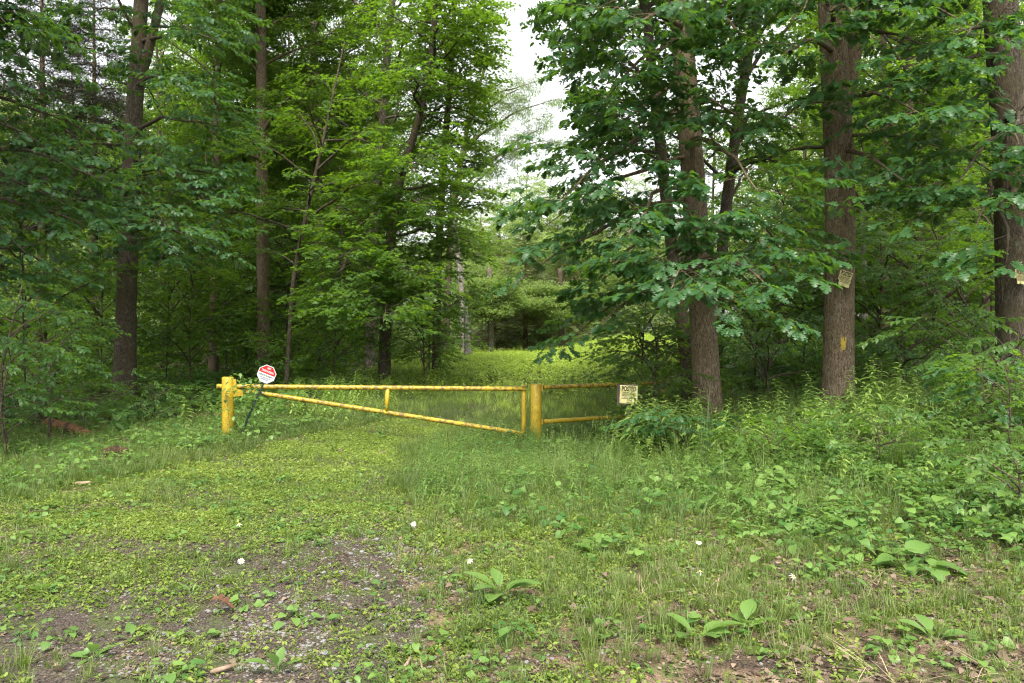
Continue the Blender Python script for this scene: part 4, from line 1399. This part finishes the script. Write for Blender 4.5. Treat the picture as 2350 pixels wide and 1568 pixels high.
def src_bits(n):
    out = []
    for q in range(n):
        mb = MB()
        for k in range(7):
            a = R.uniform(0, 6.28); r = R.uniform(0, .05); l = R.uniform(.008, .024)
            V, Fc = leaf(R.choice(['simple', 'ovate']), l, R.uniform(-.5, .6), R.uniform(-.6, .6), 0, R.uniform(.5, 1.6))
            mb.add(xf(V, mat((math.cos(a) * r, math.sin(a) * r, R.uniform(.003, .012)), R.uniform(0, 6.28), R.uniform(-.5, .5), R.uniform(-.6, .6))), Fc, R.uniform(-.1, .9))
        blade(mb, (0, 0, .008), R.uniform(.04, .09), .0025, R.uniform(0, 6.28), 1.5, .1, .5, 0, 2)
        out.append(mb.mesh('debris', [M['litter']]))
    return out
source('bits', src_bits(6))
source('meadow', src_herb(6, (.5, .8), L=(.09, .15), mt=M['meadow'], per=34, branch=2, st=.003, wide=1.5))
source('mleaf', src_broad(6, (.12, .5), (.07, .13), ('ovate', 'toothed'), (14, 22), 'meadow'))
source('mdgrass', src_grass(5, 26, (.22, .45), (.006, .012), M['meadow'], .12, .7, 1.5, 2))

EXC = [(gp(165, 1000), .85), (gp(265, 1055), .45), (gp(284, 1028), .35), (gp(190, 1122), .3), (gp(507, 1425), .12)]
def cover(name, cname, label, y0, y1, dens, mask, sc=(.7, 1.3), tint=(0, .5), tilt=.12, xr=None, tscale=1.2, zoff=0.0, seed=1):
    """scatter inside a view wedge with margins; mask(x, y) gives 0..1"""
    area = .0
    N = int(dens * (.5 * 1.45 * (y1 ** 2 - y0 ** 2) + 3.0 * (y1 - y0)))
    y = y0 + (y1 - y0) * rng.random(N * 1)
    wmax = .725 * y1 + 1.5
    x = (rng.random(N) * 2 - 1) * wmax
    # rejection against the wedge
    need = N
    xs, ys = [], []
    while need > 0:
        yy = y0 + (y1 - y0) * rng.random(N); xx = (rng.random(N) * 2 - 1) * wmax
        k = np.abs(xx) < .725 * yy + 1.5
        xs.append(xx[k][:need]); ys.append(yy[k][:need]); need -= len(xs[-1])
    x, y = np.concatenate(xs), np.concatenate(ys)
    p = mask(x, y)
    for c, r_ in EXC:
        p = p * np.clip(((x - c.x) ** 2 + ((y - c.y + .15) * .6) ** 2) / r_ ** 2, .06, 1)
    k = rng.random(len(x)) < p
    x, y = x[k], y[k]
    n = len(x)
    z = H(x, y) + zoff
    tt = rng.normal(tint[0], tint[1], n) + 2.0 * (fbm(x / tscale, y / tscale, seed=40 + seed, o=4) - .5)
    rot = np.stack([rng.normal(0, tilt, n), rng.normal(0, tilt, n), rng.random(n) * 6.28], 1)
    o = scatter(name, cname, np.stack([x, y, z], 1), rot, sc[0] + (sc[1] - sc[0]) * rng.random(n), tt)
    tag(o, label, name.replace('_', ' '), kind='stuff')
    return o

def roadness(x, y):
    return 1 - ss(np.abs(x - road_c(y)), road_w(y) * .55, road_w(y) * 1.15)
def inroad(x, y):
    return 1 - ss(np.abs(x - road_c(y) + .35 * (fbm(x / .8, y / .8, seed=60) - .5)), road_w(y) * .82, road_w(y) * 1.12)
def rightof(x, y, a, b):
    return ss(x - road_c(y) - road_w(y), a, b)
def leftof(x, y, a, b):
    return ss(road_c(y) - road_w(y) - x, a, b)
def graveln(x, y):
    a = np.exp(-(((x + 1.25) / .95) ** 2 + ((y - 4.0) / 1.2) ** 2)) + .95 * np.exp(-(((x + 1.15) / .6) ** 2 + ((y - 6.3) / 1.2) ** 2)) + .3 * np.exp(-(((x + 2.3) / .8) ** 2 + ((y - 5.2) / .7) ** 2))
    return np.clip(a, 0, 1)
def patch(x, y, s, lo, hi, seed):
    return ss(fbm(x / s, y / s, seed=seed, o=3), lo, hi)
def leftwood(x, y):
    return ss(y, 14, 19) * ss(-x, .02 * y + 3.6, .02 * y + 5.2)
def rightwood(x, y):
    return ss(y, 14.5, 17.5) * ss(x, .15 * y + 1.5, .15 * y + 3)
def openm(x, y):
    return (1 - leftwood(x, y)) * (1 - rightwood(x, y))

litterzone = lambda x, y: np.clip(ss(x, .1, 1.6) * (1 - ss(y, 5.6, 8)) + .5 * ss(x, 2.2, 4) * patch(x, y, 1.1, .48, .6, 3), 0, 1)

# low creeping weeds, two tones
LW = lambda x, y: (.12 + .22 * ss(y, 5, 6.5) + (.88 - .22 * ss(y, 5, 6.5)) * patch(x, y, .5, .38, .55, 2)) * (1 - .80 * graveln(x, y)) * (1 - .72 * litterzone(x, y)) * (.6 + .4 * ss(y, 4.0, 7.5))
cover('low_weeds', 'weed', 'loose tiny weeds on the nearest part of the track', 2.3, 5, 1900, LW, (.38, .9), (.15, .55), .3)
cover('low_weeds', 'weed', 'carpet of tiny yellow green weeds over the track and foreground', 5, 9, 2600, LW, (.35, .8), (.25, .5), .3, tscale=.8)
cover('low_weeds', 'weed', 'bright low weeds along the track up to the gate', 9, 17, 1000, lambda x, y: (.3 + .7 * patch(x, y, .9, .36, .55, 2)) * openm(x, y) * (1 - .7 * ss(x, -.5, 1)) * (.35 + .65 * inroad(x, y)), (.6, 1.15), (.7, .45), .25)
cover('small_round_weeds', 'broadlow', 'scattered small round leaved plants in the foreground', 2.3, 10, 34, lambda x, y: (.25 + .75 * patch(x, y, .8, .45, .6, 5)) * (1 - .6 * graveln(x, y)), (.4, 1.1), (.1, .5), .2)
# grass
cover('short_grass', 'sgrass', 'short fine grass through the foreground weeds', 2.3, 10, 160, lambda x, y: (.08 + .92 * patch(x, y, .9, .44, .62, 7)) * (1 - .8 * graveln(x, y)) * (.4 + .6 * ss(x, -1, 1)), (.7, 1.3), (.4, .5), .15)
cover('verge_grass', 'mgrass', 'soft green grass of the verge beside and behind the gate', 5.6, 24, 42,
      lambda x, y: openm(x, y) * (1 - .96 * inroad(x, y) * (y < 17)) * np.clip(ss(y, 5.6, 8.5) * (.35 + .65 * patch(x, y, 1.3, .36, .58, 9)) * np.clip(1 - ss(x, 2.5, 5) * .5, 0, 1), 0, 1), (.5, 1.0), (-.15, .4), .15)
cover('verge_grass', 'mgrass', 'tufts of longer grass on the right of the foreground', 2.6, 8, 13, lambda x, y: ss(x, -.9, .6) * patch(x, y, .7, .5, .62, 12), (.45, .9), (.3, .4), .2)
cover('track_grass', 'sgrass', 'close cropped yellow green grass on the lane up to and beyond the gate', 6.5, 30, 150, lambda x, y: inroad(x, y) * ss(y, 7, 10) * (.55 + .45 * patch(x, y, 1.0, .36, .55, 14)), (.45, .85), (1.0, .4), .2)
cover('short_grass', 'sgrass', 'short green grass either side of the lane', 6.5, 30, 110, lambda x, y: openm(x, y) * (1 - inroad(x, y)) * ss(y, 6.5, 9.5) * (.55 + .45 * patch(x, y, 1.6, .3, .5, 14)) * (1 - .6 * ss(x, 1, 3)), (.9, 1.6), (-.2, .4), .15)
cover('tall_grass', 'tgrass', 'tall grass blades standing on the right of the gate and bank', 8.2, 18, 6, lambda x, y: openm(x, y) * ss(x, -1.5, .5) * patch(x, y, 1.0, .46, .6, 15), (.6, 1.05), (0, .4), .12)
cover('narrow_leaved_herbs', 'herb', 'stand of narrow leaved herbs in front of the right end of the gate', 7.0, 16, 42,
      lambda x, y: np.clip(rightof(x, y, -.15, .7) * (1 - ss(x, 3.5, 6) * .5) * ss(y, 6.4, 8.8) * (.25 + .75 * patch(x, y, 1.1, .38, .56, 16)), 0, 1), (.55, .95), (.2, .45), .1)
cover('leafy_weeds', 'broad', 'mixed broad leaved weeds covering the bank and verges', 4.6, 17, 48,
      lambda x, y: openm(x, y) * np.clip(ss(x, -.2, 2.2) * ss(y, 4.8, 6.5) + .95 * leftof(x, y, 0, .7) * ss(y, 6.8, 8.2) + .3 * rightof(x, y, 0, 1) * ss(y, 6, 8), 0, 1) * (.3 + .7 * patch(x, y, .8, .38, .56, 18)) * (1 - .9 * inroad(x, y)), (.4, 1.0), (.1, .6), .2)
cover('bramble_patch', 'bramble', 'low arching brambles on the right bank', 6.0, 14, 16, lambda x, y: ss(x, 1.2, 2.8) * patch(x, y, 1.0, .42, .58, 19), (.7, 1.2), (-.1, .5), .2)
cover('tall_herbs', 'herbbig', 'knee high leafy stems between the gate and the right foreground', 6.5, 13.5, 3.2, lambda x, y: np.clip(rightof(x, y, .6, 1.8) * (.35 + .65 * ss(x, 1, 3)) * patch(x, y, .9, .44, .6, 45), 0, 1), (.45, .85), (-.2, .5), .12)
cover('bank_leaves', 'broad', 'bright broad leaved seedlings thick on the right bank', 5.2, 12.5, 20, lambda x, y: ss(x, 1.2, 2.8) * ss(y, 5.2, 6.6) * (.3 + .7 * patch(x, y, .7, .44, .56, 51)), (.6, 1.35), (.9, .5), .2)
cover('bank_grass', 'mgrass', 'thin grass between the plants on the right bank', 5.5, 13, 10, lambda x, y: ss(x, 1, 2.2) * patch(x, y, .8, .45, .58, 43), (.6, 1.2), (.5, .5), .15)
cover('bank_herbs', 'herb', 'short leafy stems mixed over the right bank', 5.5, 13, 14, lambda x, y: ss(x, .8, 2.2) * patch(x, y, .7, .42, .58, 44), (.4, .85), (.5, .6), .2)
cover('ferns', 'fern', 'small ferns among the bank weeds', 7, 14, 1.6, lambda x, y: ss(x, 1.4, 2.6) * patch(x, y, 1.4, .46, .56, 20), (.7, 1.1), (.2, .4), .1)
cover('woodland_weeds', 'broad', 'leafy plants at the shaded edge of the wood', 14, 34, 9, lambda x, y: (1 - openm(x, y)) * (.25 + .75 * patch(x, y, 1.5, .40, .56, 22)), (1.2, 2.3), (-.3, .4), .15)
cover('woodland_herbs', 'herbbig', 'tall narrow leaved plants along the wood edge behind the gate', 15, 30, 5,
      lambda x, y: (openm(x, y) * .5 + .5) * np.exp(-((x + .02 * y + 4.2) / 1.5) ** 2), (.7, 1.15), (.1, .4), .1)
# meadow
cover('meadow_weeds', 'meadow', 'bright yellow green meadow of tall weeds beyond the gate', 29, 47, 22,
      lambda x, y: ss(y, 29, 36) * openm(x, y) * (1 - .8 * roadness(x, y) * (1 - ss(y, 34, 38))), (.55, 1.05), (.6, .35), .1, tscale=3)
cover('meadow_leaves', 'mleaf', 'low leafy growth brightening the meadow and lane', 20, 47, 26, lambda x, y: openm(x, y) * ss(y, 20, 30) * (1 - .6 * inroad(x, y)) * (.5 + .5 * patch(x, y, 2, .35, .55, 47)), (.6, 1.2), (.5, .4), .15, tscale=2.5)
cover('meadow_grass', 'mdgrass', 'bright long meadow grass along the lane', 15.5, 46, 15, lambda x, y: openm(x, y) * ss(y, 15.5, 21) * (1 - .45 * roadness(x, y)) * (.4 + .6 * patch(x, y, 2, .35, .55, 25)), (.40, .85), (.3, .4), .12, tscale=3)
# litter, straw, gravel
cover('leaf_litter', 'litter', 'tan dead leaves lying in the right foreground and on the bank', 2.3, 9, 520,
      lambda x, y: np.clip(.8 * litterzone(x, y) + .12, 0, 1) * (.3 + .7 * patch(x, y, .5, .40, .52, 27)), (.22, .55), (-.1, .8), .25)
cover('leaf_litter', 'litter', 'brown dead leaves scattered over the bank and wood floor', 9, 24, 26, lambda x, y: np.clip(.3 * ss(x, 1, 3) + .8 * leftwood(x, y) + .8 * rightwood(x, y) + .05, 0, 1), (.8, 1.2), (-.3, .6), .3)
cover('ground_debris', 'bits', 'fine brown leaf and twig crumbs on the bare soil', 2.3, 10, 330, lambda x, y: .35 + .65 * patch(x, y, .4, .4, .55, 37), (.7, 1.3), (-.35, .5), .15)
cover('dry_straw', 'straw', 'bleached grass stems lying on the right foreground', 2.6, 8, 16, lambda x, y: ss(x, .3, 2.2) * patch(x, y, .7, .46, .6, 29), (.6, 1.2), (.2, .5), .08)
cover('gravel', 'stone', 'loose grey and brown gravel on the bare part of the track', 2.3, 8.5, 2600, lambda x, y: np.clip(graveln(x, y) ** 1.5 * (.15 + .85 * patch(x, y, .3, .38, .6, 33)) + .03, 0, 1), (.006, .028), (0, .5), .3, zoff=.003)
for o in bpy.data.objects:
    if o.name.startswith('gravel'): o['category'] = 'gravel'

# bigger stones and leaves one can pick out: pieces of the setting
stone_src = [o.data for o in COLS['stone'][0].objects]
k = 0
while k < 230:
    x, y = R.gauss(-1.3, .75), R.uniform(2.9, 6.5)
    if R.random() > float(graveln(x, y)) ** .8: continue
    o = link('stone', stone_src[R.choice([1, 2, 4, 5, 1, 2, 4, 5, 0, 3])], track)
    s = R.choice([.018, .022, .026, .032, .042]) * R.uniform(.8, 1.2)
    o.location = (x, y, h1(x, y) + .008 + s * .1); o.scale = (s * R.uniform(.8, 1.4), s, s * R.uniform(.6, 1)); o.rotation_euler = (R.uniform(-.3, .3), R.uniform(-.3, .3), R.uniform(0, 6)); k += 1
lit_src = [o.data for o in COLS['litter'][0].objects]
for i in range(290):
    y = R.uniform(3.2, 7.5); x = R.uniform(-.4, .68 * y)
    o = link('dead_leaf', R.choice(lit_src), ground); s = R.uniform(.35, .75)
    o.location = (x, y, h1(x, y) + .012); o.scale = (s, s, s); o.rotation_euler = (R.gauss(0, .3), R.gauss(0, .3), R.uniform(0, 6.28))

#@@THINGS
# ------------------------------------------------------------------ single plants and things lying about
def leafobj(parent, V, Fc, mt, name='leaf', val=.5):
    mb = MB(); mb.add(V, Fc, val)
    o = link(name, mb.mesh(name, [mt]), parent)
    return o
def rosette(name, label, px, py, nl, L, prof, group, cat='plant', upr=(-1.2, -.3), mt='broad', stem=.03, vals=(.5, .95)):
    p = gp(px, py)
    root = thing(name, p, label, cat, group)
    for k in range(nl):
        yw = 6.28 * k / nl + R.uniform(-.4, .4); l = L * R.uniform(.65, 1.1); pit = R.uniform(*upr)
        sl_ = stem * R.uniform(.5, 1.2)
        V, Fc = leaf(prof, 1.0, R.uniform(.1, .35), R.uniform(.25, .6), .012, R.uniform(.9, 1.15))
        st = Vector((math.cos(yw) * math.cos(pit), math.sin(yw) * math.cos(pit), -math.sin(pit))) * sl_
        o = leafobj(root, V * l, Fc, M[mt], 'leaf', R.uniform(*vals))
        o.matrix_local = mat(st, yw, pit + R.uniform(0, .25), R.uniform(-.25, .25))
        if sl_ > .02:
            mb = MB(); tube(mb, [Vector((0, 0, -.01)), st * .6, st + Vector((math.cos(yw), math.sin(yw), 0)) * .005], [.004, .003, .002], 5); link('stalk', mb.mesh('stalk', [M['stem']]), root)
    return root
G1 = 'large leaved plants in the foreground'
rosette('dock_plant', 'large leaved dock plant right of centre in the near foreground', 1600, 1470, 8, .21, 'dock', G1)
rosette('dock_plant', 'large dock plant with broad upright leaves below the middle of the picture', 1150, 1375, 8, .22, 'dock', G1)
rosette('dock_plant', 'smaller dock plant just right of the large one in the near foreground', 1710, 1450, 6, .17, 'dock', G1)
rosette('dock_plant', 'single upright broad leaf cut by the bottom edge beside the gravel', 637, 1550, 4, .15, 'dock', G1, upr=(-1.4, -.9))
rosette('dock_plant', 'leafy dock at the edge of the grass behind the lone daisies', 1365, 1275, 8, .20, 'dock', G1)
rosette('dock_plant', 'upright dock with one tall leaf in the right foreground litter', 2145, 1480, 5, .17, 'dock', G1, upr=(-1.4, -.6))
rosette('burdock_plant', 'big pale heart leaved plant at the foot of the right bank', 2095, 1305, 11, .20, 'round', G1, upr=(-.8, 0), stem=.14)
rosette('burdock_plant', 'single round leaf plant alone in the right foreground', 1963, 1425, 2, .13, 'round', G1, upr=(-.35, .05), stem=.05)
rosette('burdock_plant', 'round leaved plant in the grass right of the nearest daisies', 1900, 1240, 6, .15, 'round', G1, upr=(-.6, 0), stem=.10)
rosette('burdock_plant', 'heart leaved plant halfway up the right bank', 1930, 1140, 6, .15, 'round', G1, upr=(-.6, 0), stem=.12)
rosette('burdock_plant', 'round leaf pair beside the first daisies on the left track', 565, 1215, 3, .09, 'round', G1, upr=(-.5, 0), stem=.05)
rosette('burdock_plant', 'round leaved plant left of the bank weeds near the dock', 1520, 1265, 4, .13, 'round', G1, upr=(-.5, 0), stem=.06)
rosette('plantain', 'small plantain with upright leaves left of the gravel', 300, 1475, 6, .10, 'dock', G1)
rosette('plantain', 'small plantain at the lower left near the picture edge', 215, 1520, 6, .11, 'dock', G1)
rosette('plantain', 'narrow leaved young plant above the brown dead leaf', 440, 1370, 8, .10, 'lance', G1, upr=(-1.3, -.4))
rosette('plantain', 'young plant with pointed leaves left of the brown leaf', 100, 1370, 6, .11, 'dock', G1)

def daisy(label, px, py, tilt=.5, yaw=0, petals=11, h=None, droop=0.0):
    p = gp(px, py + 26)
    d = p.y
    top = at(px, py, d)
    root = thing('daisy', p, label, 'flower', 'white daisies in the grass')
    t = top - p
    mb = MB(); tube(mb, [Vector((0, 0, 0)), t * .5 + Vector((.006, 0, 0)), t], [.0018, .0016, .0014], 5); link('stem', mb.mesh('stem', [M['stem']]), root)
    Mh = mat(t, yaw, 0, tilt)
    mb = MB()
    tube(mb, [Vector((0, 0, -.001)), Vector((0, 0, .003)), Vector((0, 0, .005))], [.007, .0065, .003], 12)
    o = link('flower_centre', mb.mesh('flower_centre', [M['disc']]), root); o.matrix_local = Mh
    for k in range(petals):
        V, Fc = leaf('ovate', .021 * R.uniform(.85, 1.1), .1, droop, 0, .62)
        mb = MB(); mb.add(V + np.array([.005, 0, 0]), Fc, .5)
        o = link('petal', mb.mesh('petal', [M['white']]), root)
        o.matrix_local = Mh @ mat((0, 0, 0), 6.283 * k / petals + R.uniform(-.08, .08), R.uniform(-.1, .1), 0)
daisy('brightest open daisy alone left of the foreground middle', 949, 1203, .9)
daisy('daisy facing the camera among the weeds above the gravel', 553, 1288, .8, .4)
daisy('half open daisy beside the left dock plant', 1078, 1288, .9, -.6, 9)
daisy('daisy near the grass edge right of the middle foreground', 1604, 1246, .5, .2)
daisy('faded daisy with dropped petals under the grass-edge daisy', 1607, 1312, .6, 0, 4, droop=.9)
daisy('daisy with hanging petals in the right foreground', 1822, 1323, .9, .5, 8, droop=.8)
daisy('daisy seen edge on, higher of the two on the bank', 1704, 1040, .05, .2)
daisy('daisy seen edge on, lower of the two on the bank', 1654, 1067, .05, -.2)
daisy('closed white bloom next to the round leaf on the left track', 549, 1203, .4, 0, 5, droop=.5)

def log(label, a, b, r0, r1, mt, name='log', rise=.05):
    a, b = Vector(a), Vector(b)
    root = thing(name, a, label, 'log')
    mb = MB(); n = 24
    pts = [(b - a) * (i / n) + Vector((0, 0, rise * math.sin(i / n * 3.1))) for i in range(n + 1)]
    tube(mb, pts, np.linspace(r0, r1, n + 1), 18, 0, 0, True, barkdisp(R.randrange(99), .25, 0, 5))
    link('wood', mb.mesh('wood', [mt]), root)
    return root
ROT = surf('rotten_wood', (.035, .018, .010), (.16, .075, .03), 5, .95, .9, 22, (1, 1, .5), c3=(.26, .14, .06), dist=.03)
ROTD = surf('dark_rotten_wood', (.016, .009, .006), (.06, .032, .018), 7, .95, .9, 22, dist=.03)
g1, g2 = gp(108, 985), gp(222, 1008)
lg = log('rotten orange brown log lying in the weeds on the left', g1 + Vector((0, 0, .10)), g2 + Vector((0, 0, .03)), .13, .06, ROT)
mb = MB(); tube(mb, [Vector((-.02, -.02, -.2)), Vector((-.10, 0, .1)), Vector((-.22, .02, .34))], [.05, .04, .015], 8, 0, 0, True, barkdisp(3, .2, 0, 4)); link('branch_stub', mb.mesh('branch_stub', [ROTD]), lg)
mb = MB(); tube(mb, [Vector((-.6, .15, -.02)), Vector((-.2, .08, .05)), Vector((.2, .10, .06))], [.09, .11, .05], 10, 0, 0, True, barkdisp(8, .25, 0, 4)); link('bark_slab', mb.mesh('bark_slab', [ROTD]), lg)
g1, g2 = gp(238, 1053), gp(292, 1050)
log('dark rotten log piece lying nearest, in the left weeds', g1 + Vector((0, 0, .06)), g2 + Vector((0, 0, .05)), .065, .06, ROTD)
g1, g2 = gp(272, 1024), gp(296, 1030)
log('short dark stump piece between the two logs on the left', g1 + Vector((0, 0, .08)), g2 + Vector((0, 0, .03)), .075, .04, ROTD)
CHIP = surf('pale_split_wood', (.13, .09, .06), (.27, .20, .145), 20, .8, .4, 60, (1, 1, .2))
def chip(label, px, py, L, w, yaw, mt=CHIP, name='wood_chip', pitch=.1):
    p = gp(px, py)
    root = thing(name, p + Vector((0, 0, .02)), label, 'wood piece')
    mb = MB()
    tube(mb, [Vector((math.cos(yaw) * L * (t - .5), math.sin(yaw) * L * (t - .5), pitch * L * (t - .5) + .01)) for t in (0, .15, .5, .85, 1)], [w * .4, w, w * .9, w * .8, w * .2], 6, 0, 0, True, barkdisp(R.randrange(99), .3, 0, 3))
    link('wood', mb.mesh('wood', [mt]), root)
chip('pale split wood piece at the bottom edge left of the gravel plant', 515, 1556, .13, .013, .5)
chip('pale wood piece at the grass edge far left of the track', 190, 1116, .22, .022, -.2)
chip('pale twig in the bottom edge weeds right of the gravel', 968, 1548, .09, .005, 1.9, pitch=.6, name='twig')
chip('pale curled bark piece right of the bottom middle', 935, 1542, .07, .010, 1.2, pitch=.5, name='bark_piece')
chip('pale stick lying across the middle of the right bank', 2040, 1082, .5, .012, .1, name='stick')
chip('upright white twig in the right foreground litter', 1467, 1365, .09, .003, 1.4, pitch=1.6, name='twig')
chip('dark broken stick in front of the heart leaved plant', 2170, 1340, .16, .014, .6, mt=ROTD, name='stick')
p = gp(507, 1420)
V, Fc = leaf('oak', .13, .3, .5, .03, 1.1, curl=.1); V[:, 2] -= V[:, 2].min()
mb = MB(); mb.add(V, Fc, .3); DLR = leafmat('red_brown_leaf', (.11, .048, .028), (.18, .080, .045), (.2, .08, .03), .12, .6)
o = link('dead_leaf', mb.mesh('dead_leaf', [DLR]), loc=p + Vector((-.06, 0, .015))); o.rotation_euler = (.1, -.1, .3)
tag(o, 'large reddish brown curled leaf lying left of the gravel', 'leaf')

# vine over the hinge of the gate and on the left post
def vine(label, pts, n, spread, L=(.06, .10), group='vines on the gate', rr=.004, cat='vine', name='vine'):
    pts = [Vector(p) for p in pts]
    root = thing(name, pts[0], label, cat, group)
    inv = -Vector(root.location)
    P, rrr = resample([p + inv for p in pts], [rr] * len(pts), 30)
    mb = MB(); tube(mb, P, rrr, 5); link('stem', mb.mesh('stem', [M['stem']]), root)
    lm = LEAFMESH.setdefault('vine', None)
    for k in range(n):
        q = P[min(29, int(29 * (k + R.random()) / n))] + Vector((R.gauss(0, spread), R.gauss(0, spread * .7) - .04, R.gauss(0, spread * .7)))
        o = link('leaf', VINE[R.randrange(4)], root)
        o.matrix_local = mat(q, R.uniform(0, 6.28), R.uniform(-.2, .6), R.uniform(-.4, .4), R.uniform(*L))
VINE = []
for i in range(4):
    V, Fc = leaf('toothed', 1, .25, .35, .01, 1.2); mb = MB(); mb.add(V, Fc, .3 + .15 * i); VINE.append(mb.mesh('vine_leaf', [M['broad']]))
a = gp(600, 990, 12.2)
vine('leafy vine heaped over the hinge end of the gate', [at(585, 985, 12.9), at(590, 920, 13.0), at(580, 885, 13.1), at(562, 868, 13.1), at(545, 862, 13.15)], 110, .085)
vine('trailing vine climbing up through the rails under the octagonal sign', [at(560, 985, 12.8), at(565, 930, 12.9), at(575, 890, 13.0), at(600, 872, 13.1)], 60, .10)
vine('few vine leaves and a tendril across the face of the left post', [at(528, 985, 13.15), at(522, 930, 13.14), at(516, 900, 13.14), at(540, 885, 13.12)], 16, .035, (.05, .09))
vine('small leafy stem twined where the brace meets the diagonal rail', [at(874, 1000, 13.6), at(876, 960, 13.7), at(878, 935, 13.75)], 20, .05, (.06, .10))
vine('few leaves hooked over the diagonal rail right of the brace', [at(930, 985, 13.8), at(950, 960, 13.9), at(985, 955, 13.95)], 9, .03, (.05, .08))

# herbs and shrubs that stand out on the bank: things
def herb_thing(label, px, py, h, src='herbbig', group='tall leafy stems on the right bank', name='tall_weed', sc=None, lo=2.0, d=None):
    if d is None:
        p = gp(px, py, lo)
    else:
        x = (px - 1175) / F * d; p = Vector((x, d, h1(x, d)))
    me = COLS[src][0].objects[R.randrange(COLS[src][1])].data
    o = link(name, me, loc=p); z = max(v.co.z for v in me.vertices)
    s = h / z
    o.scale = (s, s, s); o.rotation_euler = (0, 0, R.uniform(0, 6))
    tag(o, label, 'plant', group)
    return o
TW = 'tall leafy stems on the right bank'
herb_thing('tall pale topped weed stem reaching highest before the dark wood, right side', 2188, 0, 1.05, d=10.3)
herb_thing('tall bright weed stem just right of the marked oak foot', 1993, 0, .95, d=11)
herb_thing('leaning weed stem close against the marked oak foot', 1960, 0, .8, d=11.4)
herb_thing('weed stem left of the marked oak foot', 1860, 0, .85, d=11.6)
herb_thing('dark weed stem halfway between the marked oak and the leaning oak', 1790, 0, .8, d=12)
for i in range(80):
    px = R.choice([R.uniform(1600, 1900), R.uniform(1700, 2330), R.uniform(1960, 2340)]); d = R.uniform(8.8, 12.2)
    herb_thing('one of the leafy weed stems crowding the top of the right bank', px, 0, R.uniform(.45, .8), d=d)
for i in range(44):
    px = R.uniform(1452, 1610) if i % 4 else R.uniform(1380, 1600); d = R.uniform(10.6, 12.1) if px > 1450 else R.uniform(12.6, 13.6)
    herb_thing('one of the leafy stems around the board with the posted notice', px, 0, R.uniform(.6, .95), group='leafy stems around the notice board', d=d)
for i in range(6):
    herb_thing('one of the tall stems crossing the right half of the posted notice board', R.uniform(1450, 1482), 0, R.uniform(.95, 1.15), group='tall stems crossing the notice board', d=R.uniform(11.3, 11.9))
for i in range(5):
    herb_thing('one of the tall stems in front of the far fence post', R.uniform(1508, 1545), 0, R.uniform(.8, 1.1), group='tall stems before the far fence post', d=R.uniform(14.6, 15.6))
for i in range(14):
    herb_thing('one of the lower stems hiding the foot of the notice board', R.uniform(1400, 1475), 0, R.uniform(.42, .6), group='low stems at the foot of the notice board', d=R.uniform(11.3, 12.0))
herb_thing('narrow leaved stem rising in front of the middle post foot', 1222, 0, .5, group='stems before the middle post', d=14.0)
herb_thing('narrow leaved stem right of the middle post foot', 1245, 0, .42, group='stems before the middle post', d=13.9)
herb_thing('narrow leaved stem left of the gate end upright', 1180, 0, .45, group='stems before the middle post', d=13.7)
def shrub(label, px, d, h, cr, species='beech', tint=(.3, .4), nl=10, real=0):
    x = (px - 1175) / F * d; b = Vector((x, d, h1(x, d)))
    tree('young_shrub', label, [b, b + Vector((.05, 0, h * .5)), b + Vector((.0, 0, h))], [.014, .01, .004], species, crown=(b.z + .15 * h, b.z + h, cr, nl), bark='bark2', sepl=False,
         group='young shrubs on the bank', cat='shrub', seg=6, rings=10, tint=tint, bark_amp=0, flare=.1, real=real, spacing=.16, step=.16, scale=.62, rm=.0012)
x = 2.35; p = Vector((x, 9.4, h1(x, 9.4)))
for i, (dx, lab) in enumerate([(0, 'tall blue green grass clump standing before the leaning oak'), (-.28, 'smaller tall grass clump left of the tallest one before the leaning oak')]):
    mb = MB()
    for k in range(16 - 5 * i):
        blade(mb, (R.gauss(0, .05), R.gauss(0, .05), -.02), R.uniform(.6, 1.15 - .25 * i), .008, R.uniform(0, 6.28), R.uniform(0, .16), R.uniform(.1, .5), R.uniform(0, .4), 0, 7)
    o = link('grass_clump', mb.mesh('grass_clump', [M['grass']]), loc=(p.x + dx, p.y + .3 * i, h1(p.x + dx, p.y + .3 * i)))
    tag(o, lab, 'grass', 'tall grass clumps on the bank')
shrub('leafy young shrub with pale leaves at the right edge of the bank', 2310, 8.6, 1.0, .55, 'maple', (.8, .3), 10, 90)
shrub('young oak seedling bush under the right-edge oak', 2250, 9.6, .8, .5, 'oak', (.6, .3), 9, 90)
shrub('young bush in the middle of the right bank', 2010, 8.4, .55, .5, 'beech', (.5, .3), 9, 90)
shrub('bush with bright tips at lower right edge', 2330, 6.6, .5, .5, 'beech', (.6, .3), 9, 90)
shrub('maple seedling bush left of the marked oak on the bank', 1760, 9.2, .45, .5, 'maple', (.2, .3), 9, 90)
shrub('oak seedling bush before the leaning oak foot', 1560, 10.8, .5, .5, 'oak', (.3, .3), 9, 60)
shrub('bushy maple seedling left of the thick left oak foot', 190, 15.5, .9, .8, 'maple', (-.2, .3), 10, 0)
shrub('bushy seedling right of the thick left oak foot', 350, 16.5, .9, .8, 'beech', (0, .3), 10, 0)
shrub('bright young maple bush in front of the far fence post', 1500, 13.6, 1.15, .7, 'maple', (.9, .3), 12, 60)
shrub('young maple bush right of the far fence post', 1560, 14.6, 1.0, .7, 'maple', (.3, .3), 12, 0)

print('INSTANCES', COUNT, sum(COUNT.values()), 'objs', len(bpy.data.objects))
